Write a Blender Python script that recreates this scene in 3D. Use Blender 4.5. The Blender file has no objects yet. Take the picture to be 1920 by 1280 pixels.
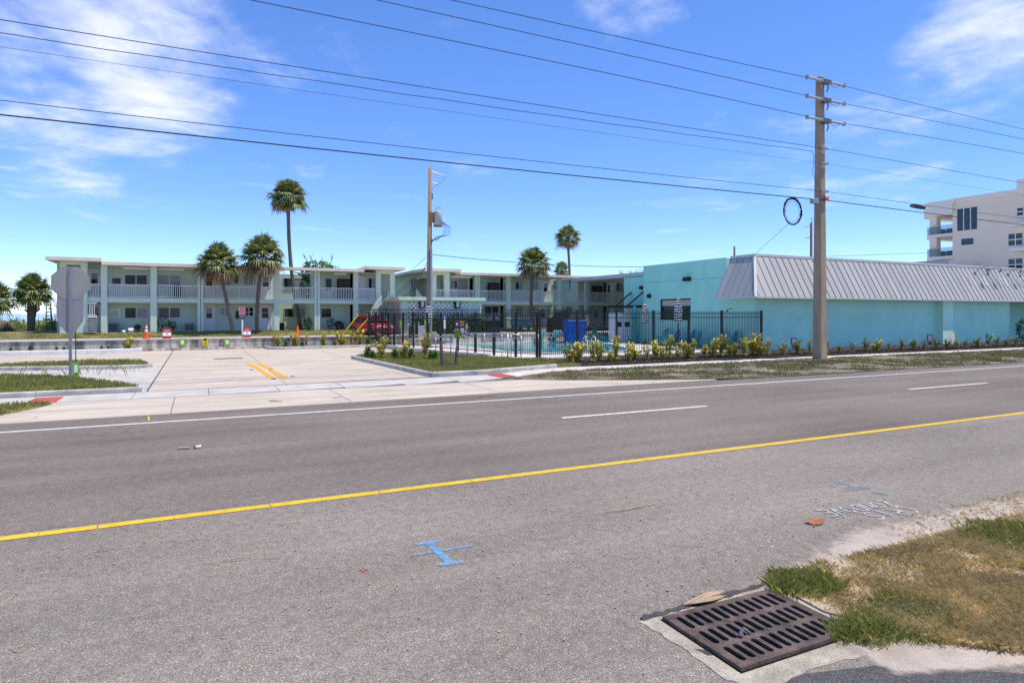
import bpy, bmesh, math, random
import numpy as np
from mathutils import Vector, Matrix
random.seed(7); RNG = np.random.default_rng(11)
R = math.radians
sc = bpy.context.scene
COL = sc.collection

# ------------------------------------------------------------------ camera
CAM_H = 2.3; FOC = 1210.0; HOR = 587.0; YAW = R(26)
cam_d = bpy.data.cameras.new('camera'); cam = bpy.data.objects.new('camera', cam_d); COL.objects.link(cam)
cam.location = (0, 0, CAM_H); cam.rotation_euler = (R(90), 0, -YAW)
cam_d.sensor_width = 36; cam_d.lens = FOC / 1920 * 36
cam_d.shift_y = -(640 - HOR) / 1920
cam_d.clip_start = 0.1; cam_d.clip_end = 6000
sc.camera = cam

# ------------------------------------------------------------------ sun, sky, exposure
SUN = Vector((0.30, -0.20, 0.93)).normalized()
sun_d = bpy.data.lights.new('sun', 'SUN'); sun = bpy.data.objects.new('sun', sun_d); COL.objects.link(sun)
sun_d.energy = 2.6; sun_d.angle = R(0.6); sun_d.color = (1, 0.905, 0.73)
sun.rotation_euler = SUN.to_track_quat('Z', 'Y').to_euler(); sun.location = (20, 0, 60)
sc.view_settings.view_transform = 'Standard'; sc.view_settings.look = 'None'
sc.view_settings.gamma = 1; sc.view_settings.exposure = 0.90

w = bpy.data.worlds.new('World'); sc.world = w; w.use_nodes = True
nt = w.node_tree; N = nt.nodes; L = nt.links; N.clear()
def wn(t, **k):
    n = N.new(t)
    for a, b in k.items(): setattr(n, a, b)
    return n
def wmath(op, a, b=None, c=None):
    n = wn('ShaderNodeMath', operation=op)
    for i, x in enumerate((a, b, c)):
        if x is None: continue
        if isinstance(x, (int, float)): n.inputs[i].default_value = x
        else: L.new(x, n.inputs[i])
    return n.outputs[0]
sky = wn('ShaderNodeTexSky', sky_type='NISHITA'); sky.sun_disc = False
sky.sun_elevation = math.asin(SUN.z); sky.sun_rotation = math.atan2(SUN.x, SUN.y)
sky.altitude = 0; sky.air_density = 0.62; sky.dust_density = 0.0; sky.ozone_density = 5.5
hs = wn('ShaderNodeHueSaturation'); hs.inputs['Hue'].default_value = 0.514; hs.inputs['Saturation'].default_value = 1.30; hs.inputs['Value'].default_value = 1.42
gm = wn('ShaderNodeGamma'); gm.inputs[1].default_value = 0.75; L.new(sky.outputs[0], gm.inputs[0]); L.new(gm.outputs[0], hs.inputs['Color'])
tc = wn('ShaderNodeTexCoord'); sx = wn('ShaderNodeSeparateXYZ'); L.new(tc.outputs['Generated'], sx.inputs[0])
zc = wmath('MAXIMUM', sx.outputs[2], 0.0)
den = wmath('ADD', zc, 0.10)
cx = wmath('DIVIDE', sx.outputs[0], den); cy = wmath('DIVIDE', sx.outputs[1], den)
cb = wn('ShaderNodeCombineXYZ'); L.new(cx, cb.inputs[0]); L.new(cy, cb.inputs[1])
mp = wn('ShaderNodeMapping'); mp.inputs['Scale'].default_value = (1.0, 1.0, 1); mp.inputs['Rotation'].default_value = (0, 0, R(20))
L.new(cb.outputs[0], mp.inputs[0])
n1 = wn('ShaderNodeTexNoise'); n1.inputs['Scale'].default_value = 0.95; n1.inputs['Detail'].default_value = 9; n1.inputs['Roughness'].default_value = 0.6; n1.inputs['Distortion'].default_value = 0.5
L.new(mp.outputs[0], n1.inputs['Vector'])
n2 = wn('ShaderNodeTexNoise'); n2.inputs['Scale'].default_value = 2.6; n2.inputs['Detail'].default_value = 8; n2.inputs['Roughness'].default_value = 0.65; n2.inputs['Distortion'].default_value = 0.3
L.new(mp.outputs[0], n2.inputs['Vector'])
def direction(px, py):
    u = (px - 960) / FOC; v = (HOR - py) / FOC
    s, c = math.sin(YAW), math.cos(YAW)
    return Vector((s + u * c, c - u * s, v)).normalized()
def bank(px, py, r0, r1):          # a cloud bank standing in one part of the sky
    d = direction(px, py); vm = wn('ShaderNodeVectorMath', operation='DOT_PRODUCT')
    L.new(tc.outputs['Generated'], vm.inputs[0]); vm.inputs[1].default_value = d
    mr = wn('ShaderNodeMapRange', interpolation_type='SMOOTHSTEP')
    mr.inputs[1].default_value = math.cos(R(r1)); mr.inputs[2].default_value = math.cos(R(r0)); L.new(vm.outputs['Value'], mr.inputs[0])
    return mr.outputs[0]
b1 = wmath('ADD', bank(100, 50, 2, 14), wmath('MULTIPLY', bank(330, 60, 1, 9), 0.6))
b2 = wmath('MULTIPLY', bank(1890, 5, 0, 8), 1.25)
b3 = wmath('ADD', wmath('MULTIPLY', bank(1180, 5, 0, 6), 0.75), wmath('MULTIPLY', bank(1640, 270, 1, 8), 0.4))
bb = wmath('ADD', wmath('ADD', b1, b2), b3)
mixn = wmath('ADD', wmath('MULTIPLY', n1.outputs[0], 0.55), wmath('MULTIPLY', n2.outputs[0], 0.45))
v = wmath('ADD', mixn, wmath('MULTIPLY', bb, 0.155))
cr = wn('ShaderNodeMapRange', interpolation_type='SMOOTHSTEP'); cr.inputs[1].default_value = 0.535; cr.inputs[2].default_value = 0.86
L.new(v, cr.inputs[0])
hz = wn('ShaderNodeMapRange', interpolation_type='SMOOTHSTEP'); hz.inputs[1].default_value = 0.0; hz.inputs[2].default_value = 0.10; L.new(sx.outputs[2], hz.inputs[0])
cf = wmath('MULTIPLY', wmath('MULTIPLY', cr.outputs[0], hz.outputs[0]), 0.9)
mx = wn('ShaderNodeMixRGB'); L.new(cf, mx.inputs[0]); L.new(hs.outputs[0], mx.inputs[1]); mx.inputs[2].default_value = (4.5, 4.5, 4.6, 1)
bg = wn('ShaderNodeBackground'); bg.inputs[1].default_value = 0.148; L.new(mx.outputs[0], bg.inputs[0])
ow = wn('ShaderNodeOutputWorld'); L.new(bg.outputs[0], ow.inputs[0])

# ------------------------------------------------------------------ where a point of the photograph lies in the place
S_, C_ = math.sin(YAW), math.cos(YAW)
def G(px, py, z=0.0):
    d = FOC * (CAM_H - z) / (py - HOR); u = (px - 960) / FOC
    return (d * (S_ + u * C_), d * (C_ - u * S_))
def dY(px, Y): return Y / (C_ - (px - 960) / FOC * S_)
def xY(px, Y): u = (px - 960) / FOC; return dY(px, Y) * (S_ + u * C_)
def zY(px, py, Y): return CAM_H - (py - HOR) / FOC * dY(px, Y)
def dX(px, X): return X / (S_ + (px - 960) / FOC * C_)
def yX(px, X): u = (px - 960) / FOC; return dX(px, X) * (C_ - u * S_)
def zX(px, py, X): return CAM_H - (py - HOR) / FOC * dX(px, X)

# ------------------------------------------------------------------ mesh builder and object helpers
ORG = {}
class MB:
    def __init__(s): s.v = []; s.f = []
    def add(s, vs, fs):
        o = len(s.v); s.v += [tuple(p) for p in vs]; s.f += [tuple(i + o for i in f) for f in fs]; return s
    def box(s, x0, x1, y0, y1, z0, z1):
        return s.add([(x0,y0,z0),(x1,y0,z0),(x1,y1,z0),(x0,y1,z0),(x0,y0,z1),(x1,y0,z1),(x1,y1,z1),(x0,y1,z1)],
                     [(3,2,1,0),(4,5,6,7),(0,1,5,4),(1,2,6,5),(2,3,7,6),(3,0,4,7)])
    def bbox(s, x0, x1, y0, y1, z0, z1, b=0.02):   # box with chamfered upright and top edges
        P = [(x0+b,y0),(x1-b,y0),(x1,y0+b),(x1,y1-b),(x1-b,y1),(x0+b,y1),(x0,y1-b),(x0,y0+b)]
        cx, cy = (x0+x1)/2, (y0+y1)/2
        I = [(x0+2*b,y0+b),(x1-2*b,y0+b),(x1-b,y0+2*b),(x1-b,y1-2*b),(x1-2*b,y1-b),(x0+2*b,y1-b),(x0+b,y1-2*b),(x0+b,y0+2*b)]
        vs = [(x,y,z0) for x,y in P] + [(x,y,z1-b) for x,y in P] + [(x,y,z1) for x,y in I]
        fs = [tuple(range(7,-1,-1)), tuple(range(16,24))]
        for k in (0,8):
            for i in range(8): j=(i+1)%8; fs.append((k+i,k+j,k+8+j,k+8+i))
        return s.add(vs, fs)
    def ob(s, c, dims, rz=0, M=None):
        hx,hy,hz_ = dims[0]/2,dims[1]/2,dims[2]/2
        pts=[Vector(p) for p in [(-hx,-hy,-hz_),(hx,-hy,-hz_),(hx,hy,-hz_),(-hx,hy,-hz_),(-hx,-hy,hz_),(hx,-hy,hz_),(hx,hy,hz_),(-hx,hy,hz_)]]
        m = M if M is not None else Matrix.Rotation(rz,3,'Z')
        return s.add([tuple(m@p+Vector(c)) for p in pts],[(3,2,1,0),(4,5,6,7),(0,1,5,4),(1,2,6,5),(2,3,7,6),(3,0,4,7)])
    def bar(s, a, b, w, h=None, up=(0,0,1)):
        a=Vector(a);b=Vector(b);h=h or w;d=(b-a).normalized();u=Vector(up)
        if abs(d.dot(u))>.98:u=Vector((0,1,0))
        r=d.cross(u).normalized();u=r.cross(d)
        vs=[p+r*i*w/2+u*j*h/2 for p in (a,b) for i,j in ((-1,-1),(1,-1),(1,1),(-1,1))]
        return s.add(vs,[(3,2,1,0),(4,5,6,7),(0,1,5,4),(1,2,6,5),(2,3,7,6),(3,0,4,7)])
    def prism(s, poly, z0, z1):
        n=len(poly);return s.add([(x,y,z0) for x,y in poly]+[(x,y,z1) for x,y in poly],
            [tuple(range(n-1,-1,-1)),tuple(range(n,2*n))]+[(i,(i+1)%n,n+(i+1)%n,n+i) for i in range(n)])
    def extr(s, pts, vec):
        n=len(pts);v=Vector(vec);return s.add([tuple(p) for p in pts]+[tuple(Vector(p)+v) for p in pts],
            [tuple(range(n-1,-1,-1)),tuple(range(n,2*n))]+[(i,(i+1)%n,n+(i+1)%n,n+i) for i in range(n)])
    def sheet(s, poly, z):
        return s.add([(x,y,z) for x,y in poly],[tuple(range(len(poly)))])
    def tube(s, pts, r, n=6, cap=True):
        pts=[Vector(p) for p in pts];m=len(pts);rs=r if isinstance(r,(list,tuple)) else [r]*m;vs=[];prev=None
        for i,p in enumerate(pts):
            t=(pts[min(i+1,m-1)]-pts[max(i-1,0)]).normalized()
            if prev is None:
                a=Vector((0,0,1)) if abs(t.z)<.9 else Vector((1,0,0));u=t.cross(a).normalized()
            else: u=(prev-t*prev.dot(t)).normalized()
            prev=u;q=t.cross(u)
            for k in range(n):
                an=2*math.pi*k/n;vs.append(p+(u*math.cos(an)+q*math.sin(an))*rs[i])
        fs=[(i*n+k,i*n+(k+1)%n,(i+1)*n+(k+1)%n,(i+1)*n+k) for i in range(m-1) for k in range(n)]
        if cap: fs+= [tuple(range(n-1,-1,-1)),tuple(range((m-1)*n,m*n))]
        return s.add(vs,fs)
    def lathe(s, prof, c=(0,0,0), n=16, fold=None):
        vs=[];m=len(prof)
        for r,z in prof:
            for k in range(n):
                a=2*math.pi*k/n;rr=r*(fold(k) if fold else 1);vs.append((c[0]+rr*math.cos(a),c[1]+rr*math.sin(a),c[2]+z))
        fs=[(i*n+k,i*n+(k+1)%n,(i+1)*n+(k+1)%n,(i+1)*n+k) for i in range(m-1) for k in range(n)]
        fs+=[tuple(range(n-1,-1,-1)),tuple(range((m-1)*n,m*n))]
        return s.add(vs,fs)
    def mesh(s, name, mat, smooth=False, o=(0,0,0)):
        me=bpy.data.meshes.new(name)
        me.from_pydata([(x-o[0],y-o[1],z-o[2]) for x,y,z in s.v],[],s.f)
        me.materials.append(MAT[mat]); 
        if smooth: me.polygons.foreach_set('use_smooth',[True]*len(me.polygons))
        me.update(); return me
    def build(s, name, mat, parent=None, smooth=False):
        o=ORG.get(parent.name,(0,0,0)) if parent else (0,0,0)
        ob=bpy.data.objects.new(name,s.mesh(name,mat,smooth,o)); COL.objects.link(ob)
        if parent: ob.parent=parent; ORG[ob.name]=o
        return ob
def tag(o, label=None, cat=None, group=None, kind=None):
    if label: o['label']=label
    if cat: o['category']=cat
    if group: o['group']=group
    if kind: o['kind']=kind
    return o
def thing(name, label, cat, loc=(0,0,0), rz=0, group=None, world=True):
    o=bpy.data.objects.new(name,None); COL.objects.link(o); o.empty_display_size=.2
    o.location=loc; o.rotation_euler=(0,0,rz); tag(o,label,cat,group)
    ORG[o.name]=tuple(loc) if world else (0,0,0)
    return o
def one(mb, name, mat, label, cat, group=None, smooth=False, base=None):      # a thing that is one mesh
    xs=np.array(mb.v); c=base or (float(xs[:,0].mean()),float(xs[:,1].mean()),float(xs[:,2].min()))
    ob=bpy.data.objects.new(name,mb.mesh(name,mat,smooth,c)); COL.objects.link(ob); ob.location=c; ORG[ob.name]=c
    return tag(ob,label,cat,group)
def struct(mb, name, mat, parent=None):
    o=mb.build(name,mat,parent)
    if not parent: o['kind']='structure'
    return o
def inst(mesh, name, parent, loc, rot=(0,0,0), scale=(1,1,1)):
    o=bpy.data.objects.new(name,mesh); COL.objects.link(o); o.parent=parent
    og=ORG.get(parent.name,(0,0,0)); o.location=tuple(a-b for a,b in zip(loc,og)); o.rotation_euler=rot; o.scale=scale; ORG[o.name]=(0,0,0)
    return o
def copy_tree(o, parent=None):
    c=o.copy(); COL.objects.link(c); c.parent=parent
    for ch in list(o.children): copy_tree(ch,c)
    return c
ORD=['first','second','third','fourth','fifth','sixth','seventh','eighth','ninth','tenth','eleventh','twelfth','thirteenth','fourteenth','fifteenth','sixteenth','seventeenth','eighteenth','nineteenth','twentieth']
def ordn(i):
    if i<20: return ORD[i]
    t=['twenty','thirty','forty','fifty'][(i+1)//10-2]
    return (t[:-1]+'ieth') if (i+1)%10==0 else t+'-'+ORD[(i+1)%10-1]

# ------------------------------------------------------------------ materials
MAT={}
def mat(name, col, rough=.75, var=.12, vs=1.5, bump=0.0, bs=40, metal=0.0, col2=None, stretch=(1,1,1), isl=None, transl=0.0, spec=.4, lo=.35, hi=.65, detail=6, fine=0.0, fs=60, stain=None):
    m=bpy.data.materials.new(name); m.use_nodes=True; t=m.node_tree; n=t.nodes; l=t.links
    b=n['Principled BSDF']; b.inputs['Roughness'].default_value=rough; b.inputs['Metallic'].default_value=metal
    b.inputs['Specular IOR Level'].default_value=spec
    g=n.new('ShaderNodeNewGeometry'); mpn=n.new('ShaderNodeMapping'); mpn.inputs['Scale'].default_value=stretch; l.new(g.outputs['Position'],mpn.inputs[0])
    nz=n.new('ShaderNodeTexNoise'); nz.inputs['Scale'].default_value=vs; nz.inputs['Detail'].default_value=detail; nz.inputs['Roughness'].default_value=.62
    l.new(mpn.outputs[0],nz.inputs['Vector'])
    rp=n.new('ShaderNodeValToRGB'); rp.color_ramp.elements[0].position=lo; rp.color_ramp.elements[1].position=hi
    c1=tuple(max(0,x*(1-var)) for x in col); c2=col2 or tuple(min(1,x*(1+var)) for x in col)
    rp.color_ramp.elements[0].color=(*c1,1); rp.color_ramp.elements[1].color=(*c2,1); l.new(nz.outputs[0],rp.inputs[0])
    out=rp.outputs[0]
    if isl:
        r2=n.new('ShaderNodeValToRGB'); r2.color_ramp.interpolation='LINEAR'
        els=r2.color_ramp.elements
        for i,cc in enumerate(isl):
            p=i/(len(isl)-1)
            e=els[0] if i==0 else els[-1] if i==len(isl)-1 else els.new(p)
            if i in(0,len(isl)-1): e.position=p
        for i,cc in enumerate(isl): els[i].color=(*cc,1)
        l.new(g.outputs['Random Per Island'],r2.inputs[0])
        mm=n.new('ShaderNodeMixRGB'); mm.blend_type='MULTIPLY'; mm.inputs[0].default_value=.6
        bw=n.new('ShaderNodeMapRange'); bw.inputs[1].default_value=.3; bw.inputs[2].default_value=.7; bw.inputs[3].default_value=.55; bw.inputs[4].default_value=1.35; l.new(nz.outputs[0],bw.inputs[0])
        l.new(r2.outputs[0],mm.inputs[1]); l.new(bw.outputs[0],mm.inputs[2]); out=mm.outputs[0]
    if fine:
        fn=n.new('ShaderNodeTexNoise'); fn.inputs['Scale'].default_value=fs; fn.inputs['Detail'].default_value=3; l.new(g.outputs['Position'],fn.inputs['Vector'])
        fr=n.new('ShaderNodeMapRange'); fr.inputs[1].default_value=.3; fr.inputs[2].default_value=.7; fr.inputs[3].default_value=1-fine; fr.inputs[4].default_value=1+fine; l.new(fn.outputs[0],fr.inputs[0])
        fm=n.new('ShaderNodeMixRGB'); fm.blend_type='MULTIPLY'; fm.inputs[0].default_value=1; l.new(out,fm.inputs[1]); l.new(fr.outputs[0],fm.inputs[2]); out=fm.outputs[0]
    if stain:
        for q,(ss_,st_) in enumerate(((stain[0],(1,1,1)),(stain[0]*1.7,(.12,2.2,1)))):
            sm=n.new('ShaderNodeMapping'); sm.inputs['Scale'].default_value=st_; sm.inputs['Location'].default_value=(13*q,7,0); sm.inputs['Rotation'].default_value=(0,0,.15*q); l.new(g.outputs['Position'],sm.inputs[0])
            sn=n.new('ShaderNodeTexNoise'); sn.inputs['Scale'].default_value=ss_; sn.inputs['Detail'].default_value=8; sn.inputs['Roughness'].default_value=.7; sn.inputs['Distortion'].default_value=.8; l.new(sm.outputs[0],sn.inputs['Vector'])
            sr=n.new('ShaderNodeMapRange'); sr.interpolation_type='SMOOTHSTEP'; sr.inputs[1].default_value=.5; sr.inputs[2].default_value=.72; sr.inputs[3].default_value=1; sr.inputs[4].default_value=1-stain[1]; l.new(sn.outputs[0],sr.inputs[0])
            sx_=n.new('ShaderNodeMixRGB'); sx_.blend_type='MULTIPLY'; sx_.inputs[0].default_value=1; l.new(out,sx_.inputs[1]); l.new(sr.outputs[0],sx_.inputs[2]); out=sx_.outputs[0]
    l.new(out,b.inputs['Base Color'])
    if bump:
        bn=n.new('ShaderNodeTexNoise'); bn.inputs['Scale'].default_value=bs; bn.inputs['Detail'].default_value=4; l.new(mpn.outputs[0],bn.inputs['Vector'])
        bp=n.new('ShaderNodeBump'); bp.inputs['Strength'].default_value=bump; bp.inputs['Distance'].default_value=.02; l.new(bn.outputs[0],bp.inputs['Height']); l.new(bp.outputs[0],b.inputs['Normal'])
    if transl:
        tr=n.new('ShaderNodeBsdfTranslucent'); l.new(out,tr.inputs[0]); ms=n.new('ShaderNodeMixShader'); ms.inputs[0].default_value=transl
        l.new(b.outputs[0],ms.inputs[1]); l.new(tr.outputs[0],ms.inputs[2]); l.new(ms.outputs[0],n['Material Output'].inputs['Surface'])
    MAT[name]=m; return m
def asphalt(name, base, tint, streak=.12):
    m=bpy.data.materials.new(name); m.use_nodes=True; t=m.node_tree; n=t.nodes; l=t.links; b=n['Principled BSDF']
    b.inputs['Roughness'].default_value=.9; b.inputs['Specular IOR Level'].default_value=.25
    g=n.new('ShaderNodeNewGeometry')
    def vor(scale):
        x=n.new('ShaderNodeTexVoronoi'); x.inputs['Scale'].default_value=scale; l.new(g.outputs['Position'],x.inputs['Vector']); 
        sp=n.new('ShaderNodeSeparateColor'); l.new(x.outputs['Color'],sp.inputs[0]); return sp.outputs[0],x
    v1,x1=vor(120); v2,x2=vor(260)
    def ramp(src,els):
        r=n.new('ShaderNodeValToRGB'); e=r.color_ramp.elements
        e[0].position=els[0][0]; e[0].color=(*[els[0][1]]*3,1); e[1].position=els[-1][0]; e[1].color=(*[els[-1][1]]*3,1)
        for p,c in els[1:-1]: q=e.new(p); q.color=(c,c,c,1)
        l.new(src,r.inputs[0]); return r.outputs[0]
    r1=ramp(v1,[(0,.58),(.25,.88),(.7,1.02),(.92,1.2),(1,1.9)]); r2=ramp(v2,[(0,.6),(.5,1.),(1,1.5)])
    def noise(scale,st,lo,hi,a,c,det=5):
        mpn=n.new('ShaderNodeMapping'); mpn.inputs['Scale'].default_value=st; l.new(g.outputs['Position'],mpn.inputs[0])
        z=n.new('ShaderNodeTexNoise'); z.inputs['Scale'].default_value=scale; z.inputs['Detail'].default_value=det; l.new(mpn.outputs[0],z.inputs['Vector'])
        q=n.new('ShaderNodeMapRange'); q.inputs[1].default_value=lo; q.inputs[2].default_value=hi; q.inputs[3].default_value=a; q.inputs[4].default_value=c; l.new(z.outputs[0],q.inputs[0]); return q.outputs[0]
    k1=noise(.4,(.5,1,1),.3,.7,.82,1.16,8); k2=noise(.9,(.06,1.6,1),.3,.7,1-streak,1+streak); k3=noise(9,(1,1,1),.35,.65,.9,1.1)
    cur=None
    col=n.new('ShaderNodeRGB'); col.outputs[0].default_value=(*tint,1); cur=col.outputs[0]
    for x in (r1,r2,k1,k2,k3):
        mm=n.new('ShaderNodeMixRGB'); mm.blend_type='MULTIPLY'; mm.inputs[0].default_value=1; l.new(cur,mm.inputs[1]); l.new(x,mm.inputs[2]); cur=mm.outputs[0]
    # oil drips and a few hairline cracks
    dv=n.new('ShaderNodeTexVoronoi'); dv.inputs['Scale'].default_value=1.1; l.new(g.outputs['Position'],dv.inputs['Vector'])
    dq=n.new('ShaderNodeMapRange'); dq.interpolation_type='SMOOTHSTEP'; dq.inputs[1].default_value=.012; dq.inputs[2].default_value=.07; dq.inputs[3].default_value=.72; dq.inputs[4].default_value=1; l.new(dv.outputs['Distance'],dq.inputs[0])
    wz_=n.new('ShaderNodeTexNoise'); wz_.inputs['Scale'].default_value=1.3; wz_.inputs['Detail'].default_value=6; l.new(g.outputs['Position'],wz_.inputs['Vector'])
    wa=n.new('ShaderNodeVectorMath'); wa.operation='MULTIPLY_ADD'; l.new(wz_.outputs['Color'],wa.inputs[0]); wa.inputs[1].default_value=(.9,.9,0); l.new(g.outputs['Position'],wa.inputs[2])
    cv=n.new('ShaderNodeTexVoronoi'); cv.feature='DISTANCE_TO_EDGE'; cv.inputs['Scale'].default_value=.22; l.new(wa.outputs[0],cv.inputs['Vector'])
    cq=n.new('ShaderNodeMapRange'); cq.inputs[1].default_value=.0008; cq.inputs[2].default_value=.0026; cq.inputs[3].default_value=.70; cq.inputs[4].default_value=1; l.new(cv.outputs['Distance'],cq.inputs[0])
    for x in (dq.outputs[0],cq.outputs[0]):
        mm=n.new('ShaderNodeMixRGB'); mm.blend_type='MULTIPLY'; mm.inputs[0].default_value=.8; l.new(cur,mm.inputs[1]); l.new(x,mm.inputs[2]); cur=mm.outputs[0]
    # bleached stone colour variety
    hv=n.new('ShaderNodeMixRGB'); hv.blend_type='MULTIPLY'; hv.inputs[0].default_value=.18; l.new(cur,hv.inputs[1]); l.new(x1.outputs['Color'],hv.inputs[2])
    l.new(hv.outputs[0],b.inputs['Base Color'])
    bp=n.new('ShaderNodeBump'); bp.inputs['Strength'].default_value=.5; bp.inputs['Distance'].default_value=.006; l.new(x1.outputs['Distance'],bp.inputs['Height']); l.new(bp.outputs[0],b.inputs['Normal'])
    MAT[name]=m
asphalt('asphalt_lane',0,(.212,.180,.151),.15); asphalt('asphalt_shoulder',0,(.268,.234,.197),.09); asphalt('asphalt_dark',0,(.10,.098,.098),.05)
mat('earth',(.20,.16,.11),.95,.3,.8)
mat('concrete',(.53,.445,.35),.85,.14,1.1,.25,30,stain=(.7,.20),stretch=(.25,1.5,1),fine=.08,fs=25,col2=(.63,.545,.44))
mat('concrete_grey',(.52,.485,.44),stain=(.9,.16),rough=.85,var=.14,vs=1.3,bump=.25,bs=30,fine=.08,fs=25)
mat('concrete_walk',(.62,.56,.49),.85,.12,1.6,.2,30,fine=.07,fs=20)
mat('kerb',(.50,.465,.42),stain=(1.6,.3),rough=.85,var=.2,vs=2.2,bump=.3,bs=40,fine=.1,fs=25)
mat('kerb_white',(.72,.71,.68),.8,.1,2,.2,40)
mat('joint',(.12,.11,.10),.95,.2,3)
mat('grate_pad',(.40,.35,.28),.9,.22,5,.6,60,fine=.2,fs=60)
mat('old_wall',(.42,.37,.31),.92,.55,1.3,.5,12,stretch=(1.6,1.6,.25),col2=(.66,.58,.49),lo=.38,hi=.6,fine=.18,fs=9)
mat('cap_walk',(.47,.41,.37),.9,.15,1.5,.3,30)
mat('deck',(.66,.60,.56),.85,.08,2,.2,30)
mat('water',(.035,.30,.34),.06,.15,.7,.15,3,spec=.5,col2=(.06,.42,.47))
mat('ocean',(.05,.16,.22),.15,.2,.02,.4,1)
mat('mulch',(.060,.042,.034),.95,.5,18,.9,50,fine=.5,fs=30)
mat('sand',(.44,.37,.31),.95,.15,3,.4,40,col2=(.52,.445,.38),fine=.2,fs=120)
mat('lawn_soil',(.14,.17,.045),.95,.35,1.2,.3,30,col2=(.30,.26,.11),fine=.3,fs=14)
mat('verge_soil',(.125,.105,.05),.95,.3,.9,.4,30,col2=(.36,.30,.225),lo=.40,hi=.66,stretch=(.4,1,1),fine=.35,fs=9)
mat('dry_soil',(.34,.25,.13),.95,.3,3,.5,30,col2=(.52,.43,.33),fine=.3,fs=25)
GR=[(.16,.185,.033),(.235,.265,.05),(.34,.325,.08),(.48,.41,.16)]
mat('grass_green',(.1,.1,.1),.7,.3,.9,isl=GR,transl=.25)
mat('grass_verge',(.1,.1,.1),.8,.3,.7,isl=[(.13,.16,.03),(.19,.20,.05),(.28,.235,.10),(.38,.30,.16)],transl=.25)
mat('grass_dry',(.1,.1,.1),.8,.3,2.2,isl=[(.34,.30,.08),(.62,.46,.16),(.80,.59,.25),(.88,.71,.40),(.68,.49,.19),(.46,.37,.11)],transl=.25)
mat('grass_clump',(.1,.1,.1),.7,.3,2.2,isl=[(.16,.20,.03),(.28,.31,.05),(.42,.40,.09),(.64,.53,.19)],transl=.25)
mat('palm_green',(.1,.1,.1),.55,.3,1.4,isl=[(.065,.10,.026),(.12,.175,.04),(.20,.25,.065),(.42,.40,.16)],transl=.2)
mat('palm_dry',(.1,.1,.1),.8,.3,1.4,isl=[(.19,.12,.07),(.32,.22,.13),(.45,.34,.20),(.26,.25,.10)],transl=.15)
mat('palm_dead',(.1,.1,.1),.85,.3,1.4,isl=[(.13,.08,.05),(.22,.14,.08),(.34,.24,.14),(.20,.17,.075)],transl=.1)
mat('palm_trunk',(.15,.12,.095),.95,.35,6,.9,14,stretch=(1,1,4),fine=.3,fs=20)
mat('croton',(.1,.1,.1),.45,.2,2,isl=[(.12,.20,.025),(.48,.46,.05),(.74,.58,.05),(.82,.66,.10),(.20,.28,.04)],transl=.2)
mat('croton_dark',(.1,.1,.1),.45,.2,2,isl=[(.09,.16,.035),(.17,.25,.055),(.55,.50,.08),(.26,.31,.06),(.30,.14,.07)],transl=.2)
mat('leaf_green',(.1,.1,.1),.5,.3,1.5,isl=[(.05,.13,.025),(.10,.22,.04),(.19,.33,.06)],transl=.25)
mat('leaf_dark',(.1,.1,.1),.5,.3,1.5,isl=[(.03,.07,.02),(.06,.12,.03),(.11,.17,.04)],transl=.15)
mat('dune',(.1,.1,.1),.7,.3,.8,isl=[(.11,.18,.04),(.19,.27,.07),(.31,.38,.12),(.42,.42,.18)],transl=.25)
mat('stem',(.13,.10,.07),.9,.3,8)
mat('bark_grey',(.17,.15,.13),.9,.3,8)
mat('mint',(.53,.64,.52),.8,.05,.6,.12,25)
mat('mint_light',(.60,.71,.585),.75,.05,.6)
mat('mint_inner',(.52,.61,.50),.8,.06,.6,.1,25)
mat('soffit',(.56,.56,.43),.85,.06,.6)
mat('fascia',(.72,.64,.53),.7,.08,1.5)
mat('white_paint',(.82,.80,.77),.5,.05,2)
mat('door_white',(.76,.74,.71),.5,.04,2)
mat('frame_alu',(.52,.53,.54),.4,.06,3,metal=.3)
mat('glass_dark',(.008,.009,.011),.1,.4,1.2,spec=.25,col2=(.028,.025,.022))
mat('glass_blind',(.30,.31,.31),.35,.2,3,stretch=(.2,.2,8))
mat('glass_curtain',(.13,.11,.085),.4,.4,4,stretch=(5,5,.2))
mat('glass_teal',(.010,.035,.042),.07,.3,.7,spec=.6)
mat('turquoise',(.42,.79,.64),.75,.05,.8,.10,30,stain=(.45,.07),stretch=(1,1,.35))
mat('turquoise_pale',(.56,.84,.68),.75,.035,.5,.10,30)
mat('turq_dark',(.08,.30,.33),.7,.05,1)
mat('metal_roof',(.48,.455,.405),.42,.05,.5,metal=.15,stretch=(1,1,.3))
mat('metal_seam_shade',(.30,.31,.33),.5,.05,1,metal=.15)  # seam metal darkened: the shadow beside each rib is put into its colour
mat('metal_trim',(.62,.60,.56),.45,.05,1,metal=.1)
mat('condo',(.86,.71,.53),.8,.03,.2)
mat('condo_trim',(.84,.75,.64),.75,.03,.3)
mat('condo_grey',(.30,.31,.34),.7,.05,.3)
mat('black_metal',(.012,.012,.014),.45,.1,2,spec=.4)
mat('black_cloth',(.012,.014,.016),.8,.3,4)
mat('alu',(.50,.50,.49),.38,.06,3,metal=.6)
mat('galv',(.33,.34,.36),.45,.12,4,metal=.55)
mat('octagon_back',(.36,.33,.30),.55,.06,1.5,metal=.3)
mat('sign_back',(.32,.31,.30),.5,.05,1.5,metal=.35)
mat('red_paint',(.45,.025,.02),.5,.08,3)
mat('red_pad',(.47,.10,.075),.85,.15,6)
mat('car_red',(.42,.012,.014),.22,.05,1,spec=.6)
mat('orange',(.85,.10,.018),.5,.06,4)
mat('white_plain',(.80,.80,.78),.5,.04,3)
mat('yellow_sign',(.75,.58,.015),.5,.05,4)
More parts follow.
